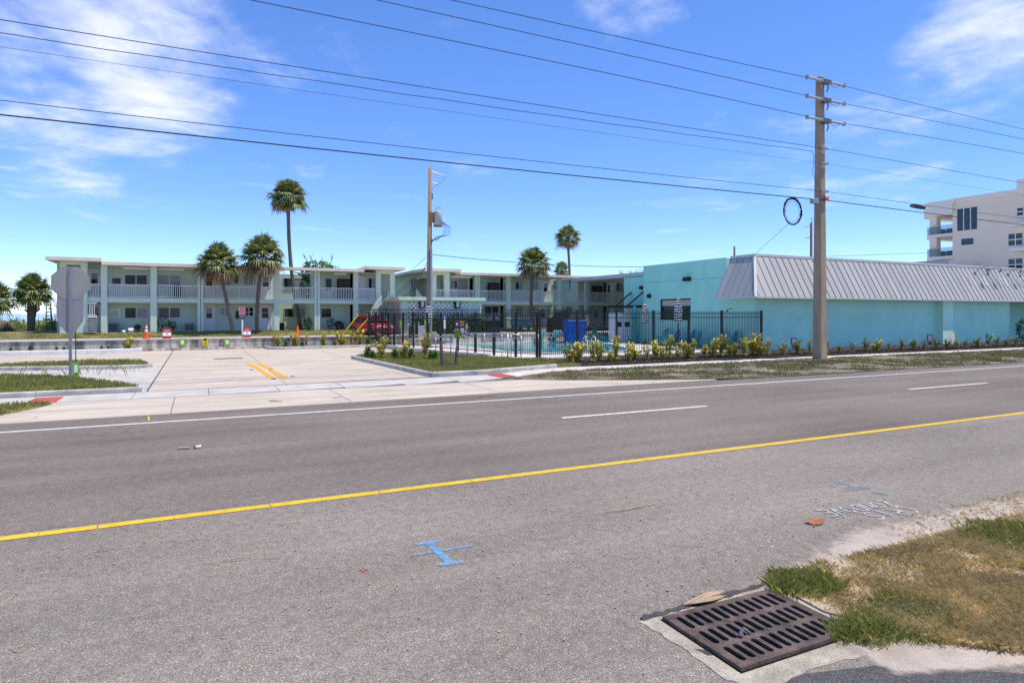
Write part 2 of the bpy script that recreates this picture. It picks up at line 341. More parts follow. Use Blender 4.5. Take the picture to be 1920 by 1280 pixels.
mat('yellow_plastic',(.80,.42,.02),.45,.06,4)
mat('green_sign',(.21,.42,.05),.5,.06,4)
mat('blue_sign',(.01,.10,.42),.5,.05,4)
mat('blue_plastic',(.008,.10,.42),.4,.08,2)
mat('navy_sign',(.015,.02,.06),.5,.1,4)
mat('pink_sign',(.55,.30,.31),.6,.08,6)
mat('dark_print',(.05,.04,.05),.6,.1,4)
mat('purple',(.10,.045,.26),.5,.2,8)
mat('banner_dark',(.03,.025,.035),.5,.2,6)
mat('banner_gold',(.62,.33,.04),.5,.1,6)
mat('pale_print',(.55,.55,.60),.5,.1,6)
mat('lime_print',(.32,.55,.04),.5,.1,6)
mat('teal_plastic',(.015,.25,.27),.45,.1,3)
mat('teal_cloth',(.02,.33,.42),.7,.08,3)
mat('scrap',(.16,.15,.14),.5,.3,30,metal=.4)
mat('rubber',(.02,.02,.02),.8,.2,4)
mat('pole_conc',(.40,.295,.195),.9,.16,2.5,.3,30,stretch=(1,1,.25),fine=.1,fs=20)
mat('pole_wood',(.30,.21,.135),.9,.25,5,.4,30,stretch=(3,3,.2))
mat('wire',(.02,.022,.026),.6,.1,2)
mat('insul',(.47,.48,.50),.4,.08,8)
mat('transf',(.42,.45,.42),.5,.1,3)
mat('rust',(.27,.12,.05),.85,.3,8)
mat('cast_iron',(.12,.085,.070),.8,.45,7,.4,60,metal=.2,fine=.15,fs=60)
mat('pit',(.004,.004,.004),1,.1,4)
mat('yellow_line',(.74,.47,.02),.75,.13,7,fine=.12,fs=60)
mat('orange_line',(.76,.36,.03),.75,.1,6,fine=.08,fs=40)
mat('white_line',(.70,.69,.66),.75,.12,8,fine=.15,fs=60)
mat('faint_line',(.63,.575,.51),.8,.07,6)
mat('blue_spray',(.17,.36,.58),.85,.25,14,fine=.25,fs=110)
mat('blue_faint',(.20,.27,.31),.9,.2,12,fine=.3,fs=110)
mat('chalk',(.42,.41,.39),.9,.2,14,fine=.3,fs=110)
mat('dry_wood',(.46,.33,.21),.9,.25,9,.4,40,stretch=(1,6,1))
mat('dead_leaf',(.34,.13,.06),.8,.25,20)
mat('wicker',(.06,.05,.04),.9,.3,8)
mat('tile_white',(.86,.82,.74),.6,.06,3)
mat('beige_block',(.50,.42,.35),.85,.12,3)
mat('canvas_pale',(.6,.6,.57),.6,.08,3)
mat('ladder_blue',(.02,.09,.20),.5,.1,3)
mat('asphalt_patch',(.07,.068,.066),.9,.3,12,.6,60,fine=.3,fs=60)
mat('headlamp',(.55,.57,.6),.12,.1,6)
def stripes(name, c1, c2, period):
    m=bpy.data.materials.new(name); m.use_nodes=True; t=m.node_tree; n=t.nodes; l=t.links; b=n['Principled BSDF']; b.inputs['Roughness'].default_value=.8
    tcn=n.new('ShaderNodeTexCoord'); s=n.new('ShaderNodeSeparateXYZ'); l.new(tcn.outputs['Object'],s.inputs[0])
    nz=n.new('ShaderNodeTexNoise'); nz.inputs['Scale'].default_value=6; l.new(tcn.outputs['Object'],nz.inputs['Vector'])
    a=n.new('ShaderNodeMath'); a.operation='MULTIPLY_ADD'; l.new(nz.outputs[0],a.inputs[0]); a.inputs[1].default_value=.16; l.new(s.outputs[2],a.inputs[2])
    d=n.new('ShaderNodeMath'); d.operation='DIVIDE'; l.new(a.outputs[0],d.inputs[0]); d.inputs[1].default_value=period
    f=n.new('ShaderNodeMath'); f.operation='FRACT'; l.new(d.outputs[0],f.inputs[0]); q=n.new('ShaderNodeMath'); q.operation='GREATER_THAN'; l.new(f.outputs[0],q.inputs[0]); q.inputs[1].default_value=.5
    mm=n.new('ShaderNodeMixRGB'); l.new(q.outputs[0],mm.inputs[0]); mm.inputs[1].default_value=(*c1,1); mm.inputs[2].default_value=(*c2,1); l.new(mm.outputs[0],b.inputs['Base Color']); MAT[name]=m
stripes('stripe_cloth',(.75,.75,.74),(.012,.013,.03),.17)
def glassy(name,col,alpha):
    m=bpy.data.materials.new(name); m.use_nodes=True; b=m.node_tree.nodes['Principled BSDF']; b.inputs['Base Color'].default_value=(*col,1); b.inputs['Roughness'].default_value=.05; b.inputs['Alpha'].default_value=alpha; MAT[name]=m
glassy('rail_glass',(.05,.14,.13),.55)

def soft_edge(name, attr='edge', nscale=7.0):       # loose material that thins out towards its rim
    m=MAT[name]; t=m.node_tree; n=t.nodes; l=t.links
    a=n.new('ShaderNodeAttribute'); a.attribute_name=attr
    g=n.new('ShaderNodeNewGeometry'); z=n.new('ShaderNodeTexNoise'); z.inputs['Scale'].default_value=nscale; z.inputs['Detail'].default_value=9; z.inputs['Roughness'].default_value=.75; l.new(g.outputs['Position'],z.inputs['Vector'])
    mm=n.new('ShaderNodeMath'); mm.operation='MULTIPLY_ADD'; l.new(z.outputs[0],mm.inputs[0]); mm.inputs[1].default_value=1.6; l.new(a.outputs['Fac'],mm.inputs[2])
    mr=n.new('ShaderNodeMapRange'); mr.inputs[1].default_value=.85; mr.inputs[2].default_value=1.45; l.new(mm.outputs[0],mr.inputs[0])
    l.new(mr.outputs[0],n['Principled BSDF'].inputs['Alpha'])
mat('sand_drift',(.40,.335,.28),.95,.15,3,.4,40,col2=(.50,.425,.36),fine=.2,fs=120); soft_edge('sand_drift')

m=MAT['metal_roof']; n=m.node_tree.nodes; l=m.node_tree.links; oi=n.new('ShaderNodeObjectInfo'); mr_=n.new('ShaderNodeMapRange'); mr_.inputs[3].default_value=.90; mr_.inputs[4].default_value=1.06; l.new(oi.outputs['Random'],mr_.inputs[0])
mm=n.new('ShaderNodeMixRGB'); mm.blend_type='MULTIPLY'; mm.inputs[0].default_value=1; lk=n['Principled BSDF'].inputs['Base Color'].links[0]; src=lk.from_socket; l.new(src,mm.inputs[1]); l.new(mr_.outputs[0],mm.inputs[2]); l.new(mm.outputs[0],n['Principled BSDF'].inputs['Base Color'])

def speck(name,lo,hi,scale=160):                    # sprayed paint that leaves the stones showing through
    m=MAT[name]; n=m.node_tree.nodes; l=m.node_tree.links; g=n.new('ShaderNodeNewGeometry')
    z=n.new('ShaderNodeTexNoise'); z.inputs['Scale'].default_value=scale; z.inputs['Detail'].default_value=3; l.new(g.outputs['Position'],z.inputs['Vector'])
    z2=n.new('ShaderNodeTexNoise'); z2.inputs['Scale'].default_value=9; z2.inputs['Detail'].default_value=4; l.new(g.outputs['Position'],z2.inputs['Vector'])
    ad=n.new('ShaderNodeMath'); ad.operation='ADD'; l.new(z.outputs[0],ad.inputs[0]); l.new(z2.outputs[0],ad.inputs[1])
    mr=n.new('ShaderNodeMapRange'); mr.inputs[1].default_value=.75; mr.inputs[2].default_value=1.2; mr.inputs[3].default_value=lo; mr.inputs[4].default_value=hi; l.new(ad.outputs[0],mr.inputs[0]); l.new(mr.outputs[0],n['Principled BSDF'].inputs['Alpha'])
speck('blue_spray',.35,1.0); speck('blue_faint',.15,.75); speck('chalk',.6,1.3); speck('faint_line',.1,.8,60); speck('white_line',.7,1.15,120); speck('yellow_line',.75,1.3,120)

# ================================================================== THE SETTING
struct(MB().sheet([(-1500,-900),(2500,-900),(2500,140),(-1500,140)],-.6),'ground','earth')
struct(MB().sheet([(-2500,120),(4500,120),(4500,5000),(-2500,5000)],-.9),'ocean','ocean')
YE=16.75                                              # far edge of the asphalt
road=struct(MB().sheet([(-260,8.35),(500,8.35),(500,YE-.25),(60,YE-.3),(19,YE-.1),(11,YE+.25),(0,YE),(-4,YE-.05),(-260,YE)],0),'road','asphalt_lane')
struct(MB().sheet([(-260,-14),(500,-14),(500,8.35),(-260,8.35)],-.002),'road_shoulder','asphalt_shoulder')
# painted lines
ln=MB(); x=-80.0
while x<170:                                          # the yellow stripe is cracked across every so often
    l_=random.uniform(.5,1.7); ln.sheet([(x+random.uniform(0,.008),8.13),(x+l_-.006,8.13+random.uniform(-.005,.005)),(x+l_-random.uniform(.0,.022),8.27),(x+.004,8.27+random.uniform(-.005,.005))],.004); x+=l_
struct(ln,'yellow_line','yellow_line',road)
ln=MB(); x=-80.0
while x<300: l_=random.uniform(3,9); ln.sheet([(x,15.44),(x+l_-.012,15.44),(x+l_-.02,15.57),(x,15.57)],.004); x+=l_
struct(ln,'white_edge_line','white_line',road)
for k in (-5,-4,-3)+tuple(range(0,14)):
    a=7.2+12.1*k; struct(MB().sheet([(a,12.19),(a+4.15,12.19),(a+4.13,12.33),(a+.01,12.33)],.004),'lane_dash','white_line',road)
# one concrete sheet under the whole forecourt and apron
lot=struct(MB().sheet([(-90,YE-.02),(-4,YE-.07),(0,YE-.02),(11,YE+.23),(16,YE-.0),(16,45.3),(-90,45.3)],-.012),'car_park','joint')
def slab(poly,z,name='slab',m='concrete',parent=None):
    cx=sum(p[0] for p in poly)/len(poly);cy=sum(p[1] for p in poly)/len(poly); g=.010
    q=[]
    for px_,py_ in poly:
        dx,dy=px_-cx,py_-cy; q.append((px_-math.copysign(min(g,abs(dx)),dx),py_-math.copysign(min(g,abs(dy)),dy)))
    return struct(MB().prism(q,-.03,z),name,m,parent or lot)
# apron between asphalt and pavement crossing
xs=[-90,-40,-12,-3.95,-.55,3.6,7.9,12.2,16.2]
def ya(x): return YE-.02 if x<0 else YE-.02+.25*min(x,11)/11
for a,b in zip(xs[:-1],xs[1:]): slab([(a,ya(a)),(b,ya(b)),(b,20.02),(a,20.02)],.0)
# pavement crossing the drive
pave=struct(MB().sheet([(-90,20.02),(10.4,20.02),(10.4,22.4),(-90,21.8)],-.008),'pavement_crossing','joint')
x=-30.0
for a in np.arange(-32,9.7,1.9):
    b=min(a+1.9,9.72); ytop=lambda X: 21.62+.05*max(X,0)
    slab([(a,20.04),(b,20.04+.06*max(b,0)),(b,ytop(b)),(a,ytop(a))] if a>-1 else [(a,20.04),(b,20.04),(b,21.62),(a,21.62)],.006,'paving_slab','concrete_grey',pave)
# car park slabs
for a,b in ((-1.31,2.6),(2.6,6.9),(6.9,12),(12,15.9)):
    for c,d in ((21.7,26.6),(26.6,32.2),(32.2,37.6),(37.6,45.2)):
        slab([(a,c+.09*max(a,0)*(c<22)),(b,c+.09*max(b,0)*(c<22)),(b,d),(a,d)],0.0 if (a>0 or c>30) else .002)
for a,b in ((-90,-30),(-30,-9),(-9,-4.9),(-4.9,-1.345)):
    slab([(a,21.7),(b,21.7),(b,31.6),(a,31.6)],.0,m='concrete_grey'); slab([(a,31.7),(b,31.7),(b,45.2),(a,45.2)],.0)
# marks on the car park
for k in (0,.42):
    struct(MB().sheet([(2.30+k,24.0),(2.50+k,24.0),(2.33+k,29.5),(2.18+k,31.7),(1.95+k,31.7),(2.12+k,29.5)],.008),'double_line','orange_line',lot)
for px_,py_ in ((472,694),(508,692),(513,711),(549,706)):
    gx,gy=G(px_,py_); struct(MB().prism([(gx-.07,gy-.05),(gx+.07,gy-.05),(gx+.07,gy+.05),(gx-.07,gy+.05)],.004,.025),'road_stud','rust',lot)
def text_mesh(txt,size,name,m,loc,rz,parent,ex=0.0,rx=0,off=0.0):
    c=bpy.data.curves.new(name,'FONT'); c.body=txt; c.size=size; c.align_x='CENTER'; c.align_y='CENTER'; c.extrude=ex; c.resolution_u=3; c.offset=off
    o=bpy.data.objects.new(name,c); COL.objects.link(o); dg=bpy.context.evaluated_depsgraph_get(); me=bpy.data.meshes.new_from_object(o.evaluated_get(dg))
    bpy.data.objects.remove(o); o=bpy.data.objects.new(name,me); COL.objects.link(o); me.materials.clear(); me.materials.append(MAT[m])
    og=ORG.get(parent.name,(0,0,0)) if parent else (0,0,0); o.location=tuple(a-b for a,b in zip(loc,og)); o.rotation_euler=(rx,0,rz); o.parent=parent; ORG[o.name]=(0,0,0); return o
t_=text_mesh('ONLY',1.0,'lettering','faint_line',(.55,30.75,.008),math.pi,lot); t_.scale=(.8,1.9,1)
# slot drain in the car park
dr=thing('slot_drain','long dark drain grating set in the concrete car park','drain',(1.42,35.75,0)); gx0,gy0=.78,35.4
MB().box(.72,2.12,35.42,36.0,.004,.012).build('frame','concrete_grey',dr)
for i in range(9): MB().box(.78+i*.145,.78+i*.145+.115,35.47,35.95,.006,.018).build('bar','pit',dr)
struct(MB().sheet([G(622,745.5),G(640,743.5),G(641,744.8),G(624,746.8)],.010),'spray_mark','blue_spray',lot)
struct(MB().sheet([G(63,782.4),G(70,781),G(69,782.2),G(64,783.2)],.010),'spray_mark','blue_spray',lot)
struct(MB().sheet([G(277,781),G(280,781),G(281,789),G(277,789)],.010),'yellow_spray_mark','yellow_line',lot)

# red tactile pads (domes)
def pad(label,pts):
    p=one(MB().prism(pts,.004,.016),'tactile_pad','red_pad',label,'tactile paving')
    dm=MB().lathe([(.022,0),(.018,.005),(.011,.007)],n=6).mesh('dome','red_pad')
    (ax,ay),(bx,by),(cx,cy),(dx,dy)=pts
    for i in range(7):
        for j in range(16):
            s,t=(i+.5)/7,(j+.5)/16; X=(ax*(1-s)+bx*s)*(1-t)+(dx*(1-s)+cx*s)*t; Y=(ay*(1-s)+by*s)*(1-t)+(dy*(1-s)+cy*s)*t
            inst(dm,'dome',p,(X,Y,.016))
pad('red tactile paving pad on the pavement by the left grass strip',[(-3.92,20.1),(-3.28,20.1),(-3.28,21.3),(-3.92,21.3)])
pad('red tactile paving pad where the right pavement meets the drive',[(9.70,20.7),(10.22,20.85),(10.40,22.28),(9.78,22.15)])

# right-hand pavement
rp=struct(MB().sheet([(9.6,20.6),(10.3,20.8),(12.4,22.1),(28,22.5),(140,22.5),(140,24.15),(25,23.75),(13.6,23.5),(10.4,22.35),(9.6,22.1)],-.006),'right_pavement','joint')
def sw_n(x): return 20.75+(x-10.3)*.62 if x<12.4 else 22.05+(x-12.4)*.45/15.6 if x<28 else 22.5
def sw_f(x): return 22.33+(x-10.4)*.36 if x<13.6 else 23.48+(x-13.6)*.27/11.4 if x<25 else 23.75+(x-25)*.4/115
x=10.4
while x<75:
    b=x+1.55; slab([(x,sw_n(x)),(b,sw_n(b)),(b,sw_f(b)),(x,sw_f(x))],.008+random.uniform(0,.004),'paving_slab','concrete_walk',rp); x=b
slab([(75,22.5),(140,22.5),(140,24.15),(75,23.9)],.008,'paving_slab','concrete_walk',rp)

# kerbs: rows of kerb stones with open joints
def kerb(name,pts,wd=.16,h=.15,m='kerb',step=2.6,zb=-.03):
    root=None
    for (x0,y0),(x1,y1) in zip(pts[:-1],pts[1:]):
        Ln=math.hypot(x1-x0,y1-y0); k=max(1,round(Ln/step)); ux,uy=(x1-x0)/Ln,(y1-y0)/Ln; nx,ny=-uy,ux
        for i in range(k):
            a=Ln*i/k+.006; b=Ln*(i+1)/k-.006
            sec=[(0,zb),(0,h-.035),(.012,h-.012),(.035,h),(wd,h),(wd,zb)]
            P=[(x0+ux*a+nx*s,y0+uy*a+ny*s,z) for s,z in sec]
            mb=MB().extr(P,(ux*(b-a),uy*(b-a),0))
            o=mb.build('kerb_stone' if root else name,m,root)
            if root is None: root=o; o['kind']='structure'
    return root
kerb('kerb',[(-60,21.65),(-1.45,21.65)]); kerb('island_kerb',[(7.1,33.4),(7.0,32.5),(7.5,22.6),(7.65,22.36),(7.9,22.28),(9.8,22.35),(11.4,22.9),(13.6,23.55)][::1],wd=.17,h=.16,step=2.2)
kerb('drive_kerb',[(-30,32.2),(-7.1,32.1),(-4.4,31.25),(-3,30.95),(-1.95,31.0),(-1.72,31.3),(-1.75,32.2),(-2.2,34.4)],h=.16)
kerb('white_kerb',[(-60,42.9),(-2.95,42.9),(-2.95,44.2)],h=.26,wd=.3,m='kerb_white')
kerb('bed_kerb',[(3.9,45.2),(4.05,43.6),(4.35,43.2),(4.9,43.0),(10.6,43.4)],h=.17,wd=.2)
kerb('ramp_kerb',[(10.6,43.4),(11.05,40.5),(11.55,36.6),(12.25,33.0),(13.25,30.0)],h=.24,wd=.22)
kerb('ramp_edge',[(12.4,32.6),(13.0,30.4),(14.3,27.8),(15.3,27.95)],h=.10,wd=.2)

# soil under grass and planting
def soil(name,poly,z0,m): return struct(MB().prism(poly,-.05,z0),name,m)
P_V=[(10.5,20.75),(9.95,20.2),(11.2,19.2),(13.7,18.0),(17.2,16.75),(60,16.5),(140,16.5),(140,22.46),(28,22.46),(12.45,22.0)]
P_I=[(7.72,22.55),(9.8,22.56),(11.3,23.1),(13.5,23.78),(14.9,23.75),(15.1,27.7),(14.3,27.6),(12.9,30.2),(12.1,32.5),(10.9,35.0),(8.6,35.4),(7.25,33.4),(7.18,32.5)]
P_1=[(-60,21.85),(-1.55,21.85),(-1.7,22.8),(-2.7,24.4),(-3.97,26.7),(-6.37,28.9),(-12,31.3),(-60,31.3)]
P_2=[(-30,32.4),(-7.05,32.3),(-4.4,31.5),(-2.1,31.2),(-1.95,32.2),(-2.35,34.35),(-4.4,35.4),(-7.5,34.2),(-30,34.4)]
P_3=[(-3.3,19.75),(-3.55,18.9),(-4.1,17.9),(-6.5,17.1),(-40,17.0),(-40,19.98),(-3.6,19.98)]
soil('verge',P_V,.03,'verge_soil'); soil('island_lawn',P_I,.10,'lawn_soil'); soil('left_lawn',P_1,.10,'lawn_soil'); soil('strip_lawn',P_2,.10,'lawn_soil'); soil('corner_lawn',P_3,.03,'lawn_soil')
P_M=[(14.9,23.72),(25,23.84),(140,24.25),(140,29.6),(30.6,28.62),(15.3,28.1),(15.1,27.7)]
soil('mulch_bed',P_M,.06,'mulch')
soil('island_mulch',[(8.0,33.2),(8.8,35.2),(10.9,34.9),(12.05,32.4),(12.6,30.9),(11.6,31.4),(10.2,33.2)],.125,'mulch')
soil('wall_bed',[(4.25,45.2),(4.3,43.8),(4.9,43.2),(10.4,43.6),(10.4,45.2)],.10,'mulch')
soil('left_wall_bed',[(-60,43.2),(-3.0,43.2),(-3.0,45.1),(-60,45.1)],.16,'lawn_soil')

# terrace behind the retaining wall
tr=MB(); tr.box(-120,31,45.31,49.0,-.4,.68); struct(tr,'terrace_walk','cap_walk')
tl=MB(); A=[(-120,48.6,.685),(40,48.6,.685),(40,51.9,.96),(-120,51.9,.96),(40,70,1.0),(-120,70,1.0),(-120,118,.8),(40,118,.8)]
tl.add(A,[(0,1,2,3),(3,2,4,5),(5,4,7,6)]); struct(tl,'upper_lawn','lawn_soil')
struct(MB().box(31.5,420,29.2,118,-.3,.02),'far_lot','concrete_grey')
# retaining wall in cast lengths
rw=thing('retaining_wall','stained grey concrete retaining wall below the motel lawn','wall',(0,45.1,0))
for a in np.arange(-60,30.9,6.5):
    b=min(a+6.5,30.95); MB().bbox(a+.01,b-.01,45.02,45.3,-.05,.66,.012).build('wall_panel','old_wall',rw)
for a in np.arange(-60,30.9,3.25):
    MB().bbox(a+.006,min(a+3.25,30.95)-.006,44.97,45.34,.662,.715,.01).build('coping','cap_walk',rw)
MB().box(-2.9,4.0,44.8,45.01,-.03,.16).build('footing','old_wall',rw)

# pool deck with a hole, pool, coping
pool=[(16.9,44.2),(16.2,42),(16.1,38.5),(16.3,35.5),(16.2,33.6),(17.2,32.2),(19,31.4),(21.2,31.2),(23.2,31.9),(24.6,33.6),(25.6,36),(26.8,38.6),(27.3,42),(27.1,44.2)]
def smooth_loop(P,n=4):
    out=[];m=len(P)
    for i in range(m):
        p0,p1,p2,p3=[Vector((*P[(i+k-1)%m],0)) for k in range(4)]
        for j in range(n):
            t=j/n; q=.5*((2*p1)+(-p0+p2)*t+(2*p0-5*p1+4*p2-p3)*t*t+(-p0+3*p1-3*p2+p3)*t**3); out.append((q.x,q.y))
    return out
pl=smooth_loop(pool)
def ring_sheet(outer,inner,z,name,m):
    bm=bmesh.new(); E=[]
    for loop in (outer,inner):
        vs=[bm.verts.new((x,y,z)) for x,y in loop]
        for i in range(len(vs)): E.append(bm.edges.new((vs[i],vs[(i+1)%len(vs)])))
    bmesh.ops.triangle_fill(bm,use_beauty=True,edges=E); me=bpy.data.meshes.new(name); bm.to_mesh(me); bm.free(); me.materials.append(MAT[m])
    o=bpy.data.objects.new(name,me); COL.objects.link(o); o['kind']='structure'; return o
def offs(P,d):
    c=Vector((sum(p[0] for p in P)/len(P),sum(p[1] for p in P)/len(P))); return [tuple(Vector(p)+(Vector(p)-c).normalized()*d) for p in P]
ring_sheet([(11.4,45.25),(12.0,40),(12.9,34),(14.6,28.2),(30.68,28.7),(30.68,45.25)],offs(pl,.02),.05,'pool_deck','deck')
struct(MB().sheet(pl,-.02),'pool_water','water')
cp=MB(); o1=offs(pl,.34); n_=len(pl)
cp.add([(x,y,.055) for x,y in pl]+[(x,y,.085) for x,y in pl]+[(x,y,.085) for x,y in o1]+[(x,y,.04) for x,y in o1]+[(x,y,-.3) for x,y in pl],
  [(i+k*n_,(i+1)%n_+k*n_,(i+1)%n_+(k+1)*n_,i+(k+1)*n_) for k in range(3) for i in range(n_)]+[(i,(i+1)%n_,(i+1)%n_+4*n_,i+4*n_) for i in range(n_)])
struct(cp,'pool_coping','kerb_white')
spa=smooth_loop([(25.6,31.2),(28.4,31.0),(28.8,32.4),(27.4,33.3),(25.8,32.8)])
struct(MB().prism(offs(spa,.25),.02,.07),'spa_coping','kerb_white'); struct(MB().sheet(spa,.076),'spa_water','water')

# near verge: sand strip, dry grass plot, gravelly dark drive
def drift(name,x0,x1,y0,y1,edge,z,m,step=.08):
    nx=int((x1-x0)/step)+1; ny=int((y1-y0)/step)+1; V=[];F=[];E_=[]
    for j in range(ny):
        for i in range(nx): X=x0+(x1-x0)*i/(nx-1); Y=y0+(y1-y0)*j/(ny-1); V.append((X,Y,z)); E_.append(edge(X,Y))
    for j in range(ny-1):
        for i in range(nx-1):
            k=j*nx+i; F.append((k,k+1,k+nx+1,k+nx))
    F=[f for f in F if max(E_[i] for i in f)>-.6]
    mb=MB().add(V,F); o=struct(mb,name,m); at_=o.data.attributes.new('edge','FLOAT','POINT'); at_.data.foreach_set('value',E_); return o
def sand_edge(X,Y):
    up=4.12+.56*min(1,max(0,(X-4.25)/1.9))
    lo=2.62-.42*min(1,max(0,(X-3.9)/1.1))
    return min((up-Y)/.38,(Y-lo)/.12,(X-3.95)/.18,1.0)
drift('sand_strip',3.8,24,1.9,5.3,sand_edge,.006,'sand_drift')
struct(MB().prism([(4.38,3.98),(5.2,4.05),(6.4,3.95),(8.3,4.02),(11,4.0),(60,3.9),(60,1.6),(9,1.6),(5.6,2.15),(4.95,2.45),(4.5,2.95),(4.32,3.4)],-.05,.022),'dry_verge','dry_soil')
struct(MB().sheet([(3.05,2.92),(3.5,2.88),(4.0,2.74),(4.4,2.5),(4.85,2.2),(5.6,1.9),(9,1.4),(9,-10),(2.2,-10),(2.2,2.6)],.0025),'side_drive','asphalt_dark')
# storm drain grate
gr=thing('storm_grate','rusty brown cast iron storm drain grate beside the dry grass','drain grate',(3.68,3.46,0))
GX0,GX1,GY0,GY1=3.13,4.24,3.07,3.85
fr0=[(2.97,3.9),(3.3,3.95),(4.3,3.93),(4.44,3.6),(4.4,2.98),(4.1,2.86),(3.6,2.9),(3.15,2.86),(2.98,3.05),(3.0,3.5)]
fr=[]
for (xa,ya0),(xb,yb0) in zip(fr0,fr0[1:]+fr0[:1]):
    for q in range(6): fr.append((xa+(xb-xa)*q/6+random.uniform(-.014,.014),ya0+(yb0-ya0)*q/6+random.uniform(-.014,.014)))
MB().prism(fr,-.05,.004).build('concrete_surround','grate_pad',gr)
MB().box(GX0-.012,GX1+.012,GY0-.012,GY1+.012,.0,.0065).build('dark_well','pit',gr)
gm=MB(); zt0,zt1=.008,.034
ys=[GY0,GY0+.055]; rows=3; ch=(GY1-GY0-.11-.05*2)/3
bars_y=[(GY0,GY0+.055)]
for r_ in range(rows-1): a=GY0+.055+(r_+1)*ch+r_*.05; bars_y.append((a,a+.05))
bars_y.append((GY1-.055,GY1))
for a,b in bars_y: gm.box(GX0,GX1,a,b,zt0,zt1)
gm.build('frame','cast_iron',gr)
nb=13; ww=(GX1-GX0-.10)/12
for r_ in range(rows):
    y0=bars_y[r_][1]; y1=bars_y[r_+1][0]
    for i in range(nb):
        xx=GX0+.05+i*ww
        a,b=(GX0,xx+.017) if i==0 else (xx-.017,GX1) if i==nb-1 else (xx-.017,xx+.017)
        m_=MB(); m_.box(a,b,y0+.0005,y1-.0005,zt0,zt1-.001)
        if i<nb-1:                        # rounded slot ends
            s0,s1=b,b+ww-.034
            for yy,sg in ((y0,1),(y1,-1)):
                m_.prism([(s0,yy),(s0+.018,yy),(s0,yy+sg*.018)][::sg],zt0,zt1-.001); m_.prism([(s1,yy),(s1,yy+sg*.018),(s1-.018,yy)][::sg],zt0,zt1-.001)
        m_.build('bar','cast_iron',gr)
MB().prism([(3.0+1.32*i/24,3.90+.05*i/24+random.uniform(-.015,.015)) for i in range(25)]+[(3.0+1.32*i/24,3.955+.045*i/24+random.uniform(-.02,.03)) for i in range(24,-1,-1)],.003,.009).build('asphalt_lip','asphalt_patch',gr)
MB().prism([(3.06,3.42),(3.12,3.38),(3.13,3.30),(3.08,3.32)],.003,.006).build('tar_stain','asphalt_patch',gr)

# ================================================================== MOTEL
GZ=.96; YF=52.0; YB=53.5
def motel(name,label,px0,px1,bays,opens,low,furn,atrium):
    X0=xY(px0,YF); X1=xY(px1,YF)
    t=thing(name,label,'motel',((X0+X1)/2,YF,GZ-.05))
    return t,X0,X1
Z_SB,Z_ST,Z_RT,Z_RF=3.05,3.36,4.30,5.58
def window(t,px0,px1,py0,py1,Y=YB,panes=('glass_dark','glass_blind'),frame='frame_alu',mull=True,bar=None):
    x0,x1=xY(px0,Y),xY(px1,Y); zt=zY((px0+px1)/2,py0,Y); zb=zY((px0+px1)/2,py1,Y); fw=.055; xm=(x0+x1)/2
    m=MB(); m.box(x0,x1,Y-.05,Y+.02,zt-fw,zt); m.box(x0,x1,Y-.07,Y+.02,zb,zb+fw); m.box(x0,x0+fw,Y-.049,Y+.02,zb+fw,zt-fw); m.box(x1-fw,x1,Y-.049,Y+.02,zb+fw,zt-fw)
    if mull: m.box(xm-fw/2,xm+fw/2,Y-.048,Y+.02,zb+fw,zt-fw)
    if bar: zm=zb+(zt-zb)*bar; m.box(x0+fw,x1-fw,Y-.046,Y+.02,zm-.02,zm+.02)
    f=m.build('window',frame,t)
    if mull:
        MB().box(x0+fw,xm-fw/2,Y-.02,Y+.01,zb+fw,zt-fw).build('pane',panes[0],f); MB().box(xm+fw/2,x1-fw,Y-.025,Y+.01,zb+fw,zt-fw).build('pane',panes[1],f)
    else: MB().box(x0+fw,x1-fw,Y-.02,Y+.01,zb+fw,zt-fw).build('pane',panes[0],f)
    return f
def door(t,px0,px1,z0,Y=YB,h=1.93,pane='glass_blind',pane2='glass_dark',hand=1):
    x0,x1=xY(px0,Y),xY(px1,Y)
    m=MB(); m.box(x0-.07,x0,Y-.06,Y+.02,z0,z0+h+.07); m.box(x1,x1+.07,Y-.06,Y+.02,z0,z0+h+.07); m.box(x0,x1,Y-.06,Y+.02,z0+h,z0+h+.07)
    w_=x1-x0; 
    d=MB().box(x0+.004,x1-.004,Y-.03,Y+.02,z0,z0+h-.004).build('door','door_white',t); m.build('door_frame','white_paint',d)
    for a,b,g in ((.50,.70,pane2),(.715,.90,pane)):
        MB().box(x0+w_*.2,x1-w_*.2,Y-.036,Y-.028,z0+h*a,z0+h*b).build('pane',g,d)
    hx=x1-.07 if hand>0 else x0+.07
    MB().lathe([(.012,0),(.035,.02),(.035,.05),(.012,.07)],(hx,Y-.05,z0+h*.46),8).build('handle','black_metal',d)
def railing(t,x0,x1,Y,zb,zt,name='railing',mid=None):
    m=MB(); m.box(x0,x1,Y-.03,Y+.03,zt-.05,zt); m.box(x0,x1,Y-.02,Y+.02,zb+.05,zb+.09)
    n_=max(2,int((x1-x0)/.125)); 
    for i in range(1,n_):
        xx=x0+(x1-x0)*i/n_; m.box(xx-.017,xx+.017,Y-.013,Y+.013,zb+.09,zt-.05)
    r=m.build(name,'white_paint',t)
    k=max(1,round((x1-x0)/2.1))
    for i in range(1,k): xx=x0+(x1-x0)*i/k; MB().box(xx-.035,xx+.035,Y-.034,Y+.034,zb,zt+.003).build('post','white_paint',r)
    return r
def wall_light(t,px,py,Y=YB):
    x=xY(px,Y); z=zY(px,py,Y); MB().lathe([(.03,0),(.06,.03),(.06,.16),(.02,.2)],(x,Y-.09,z),8).build('wall_light','white_plain',t)
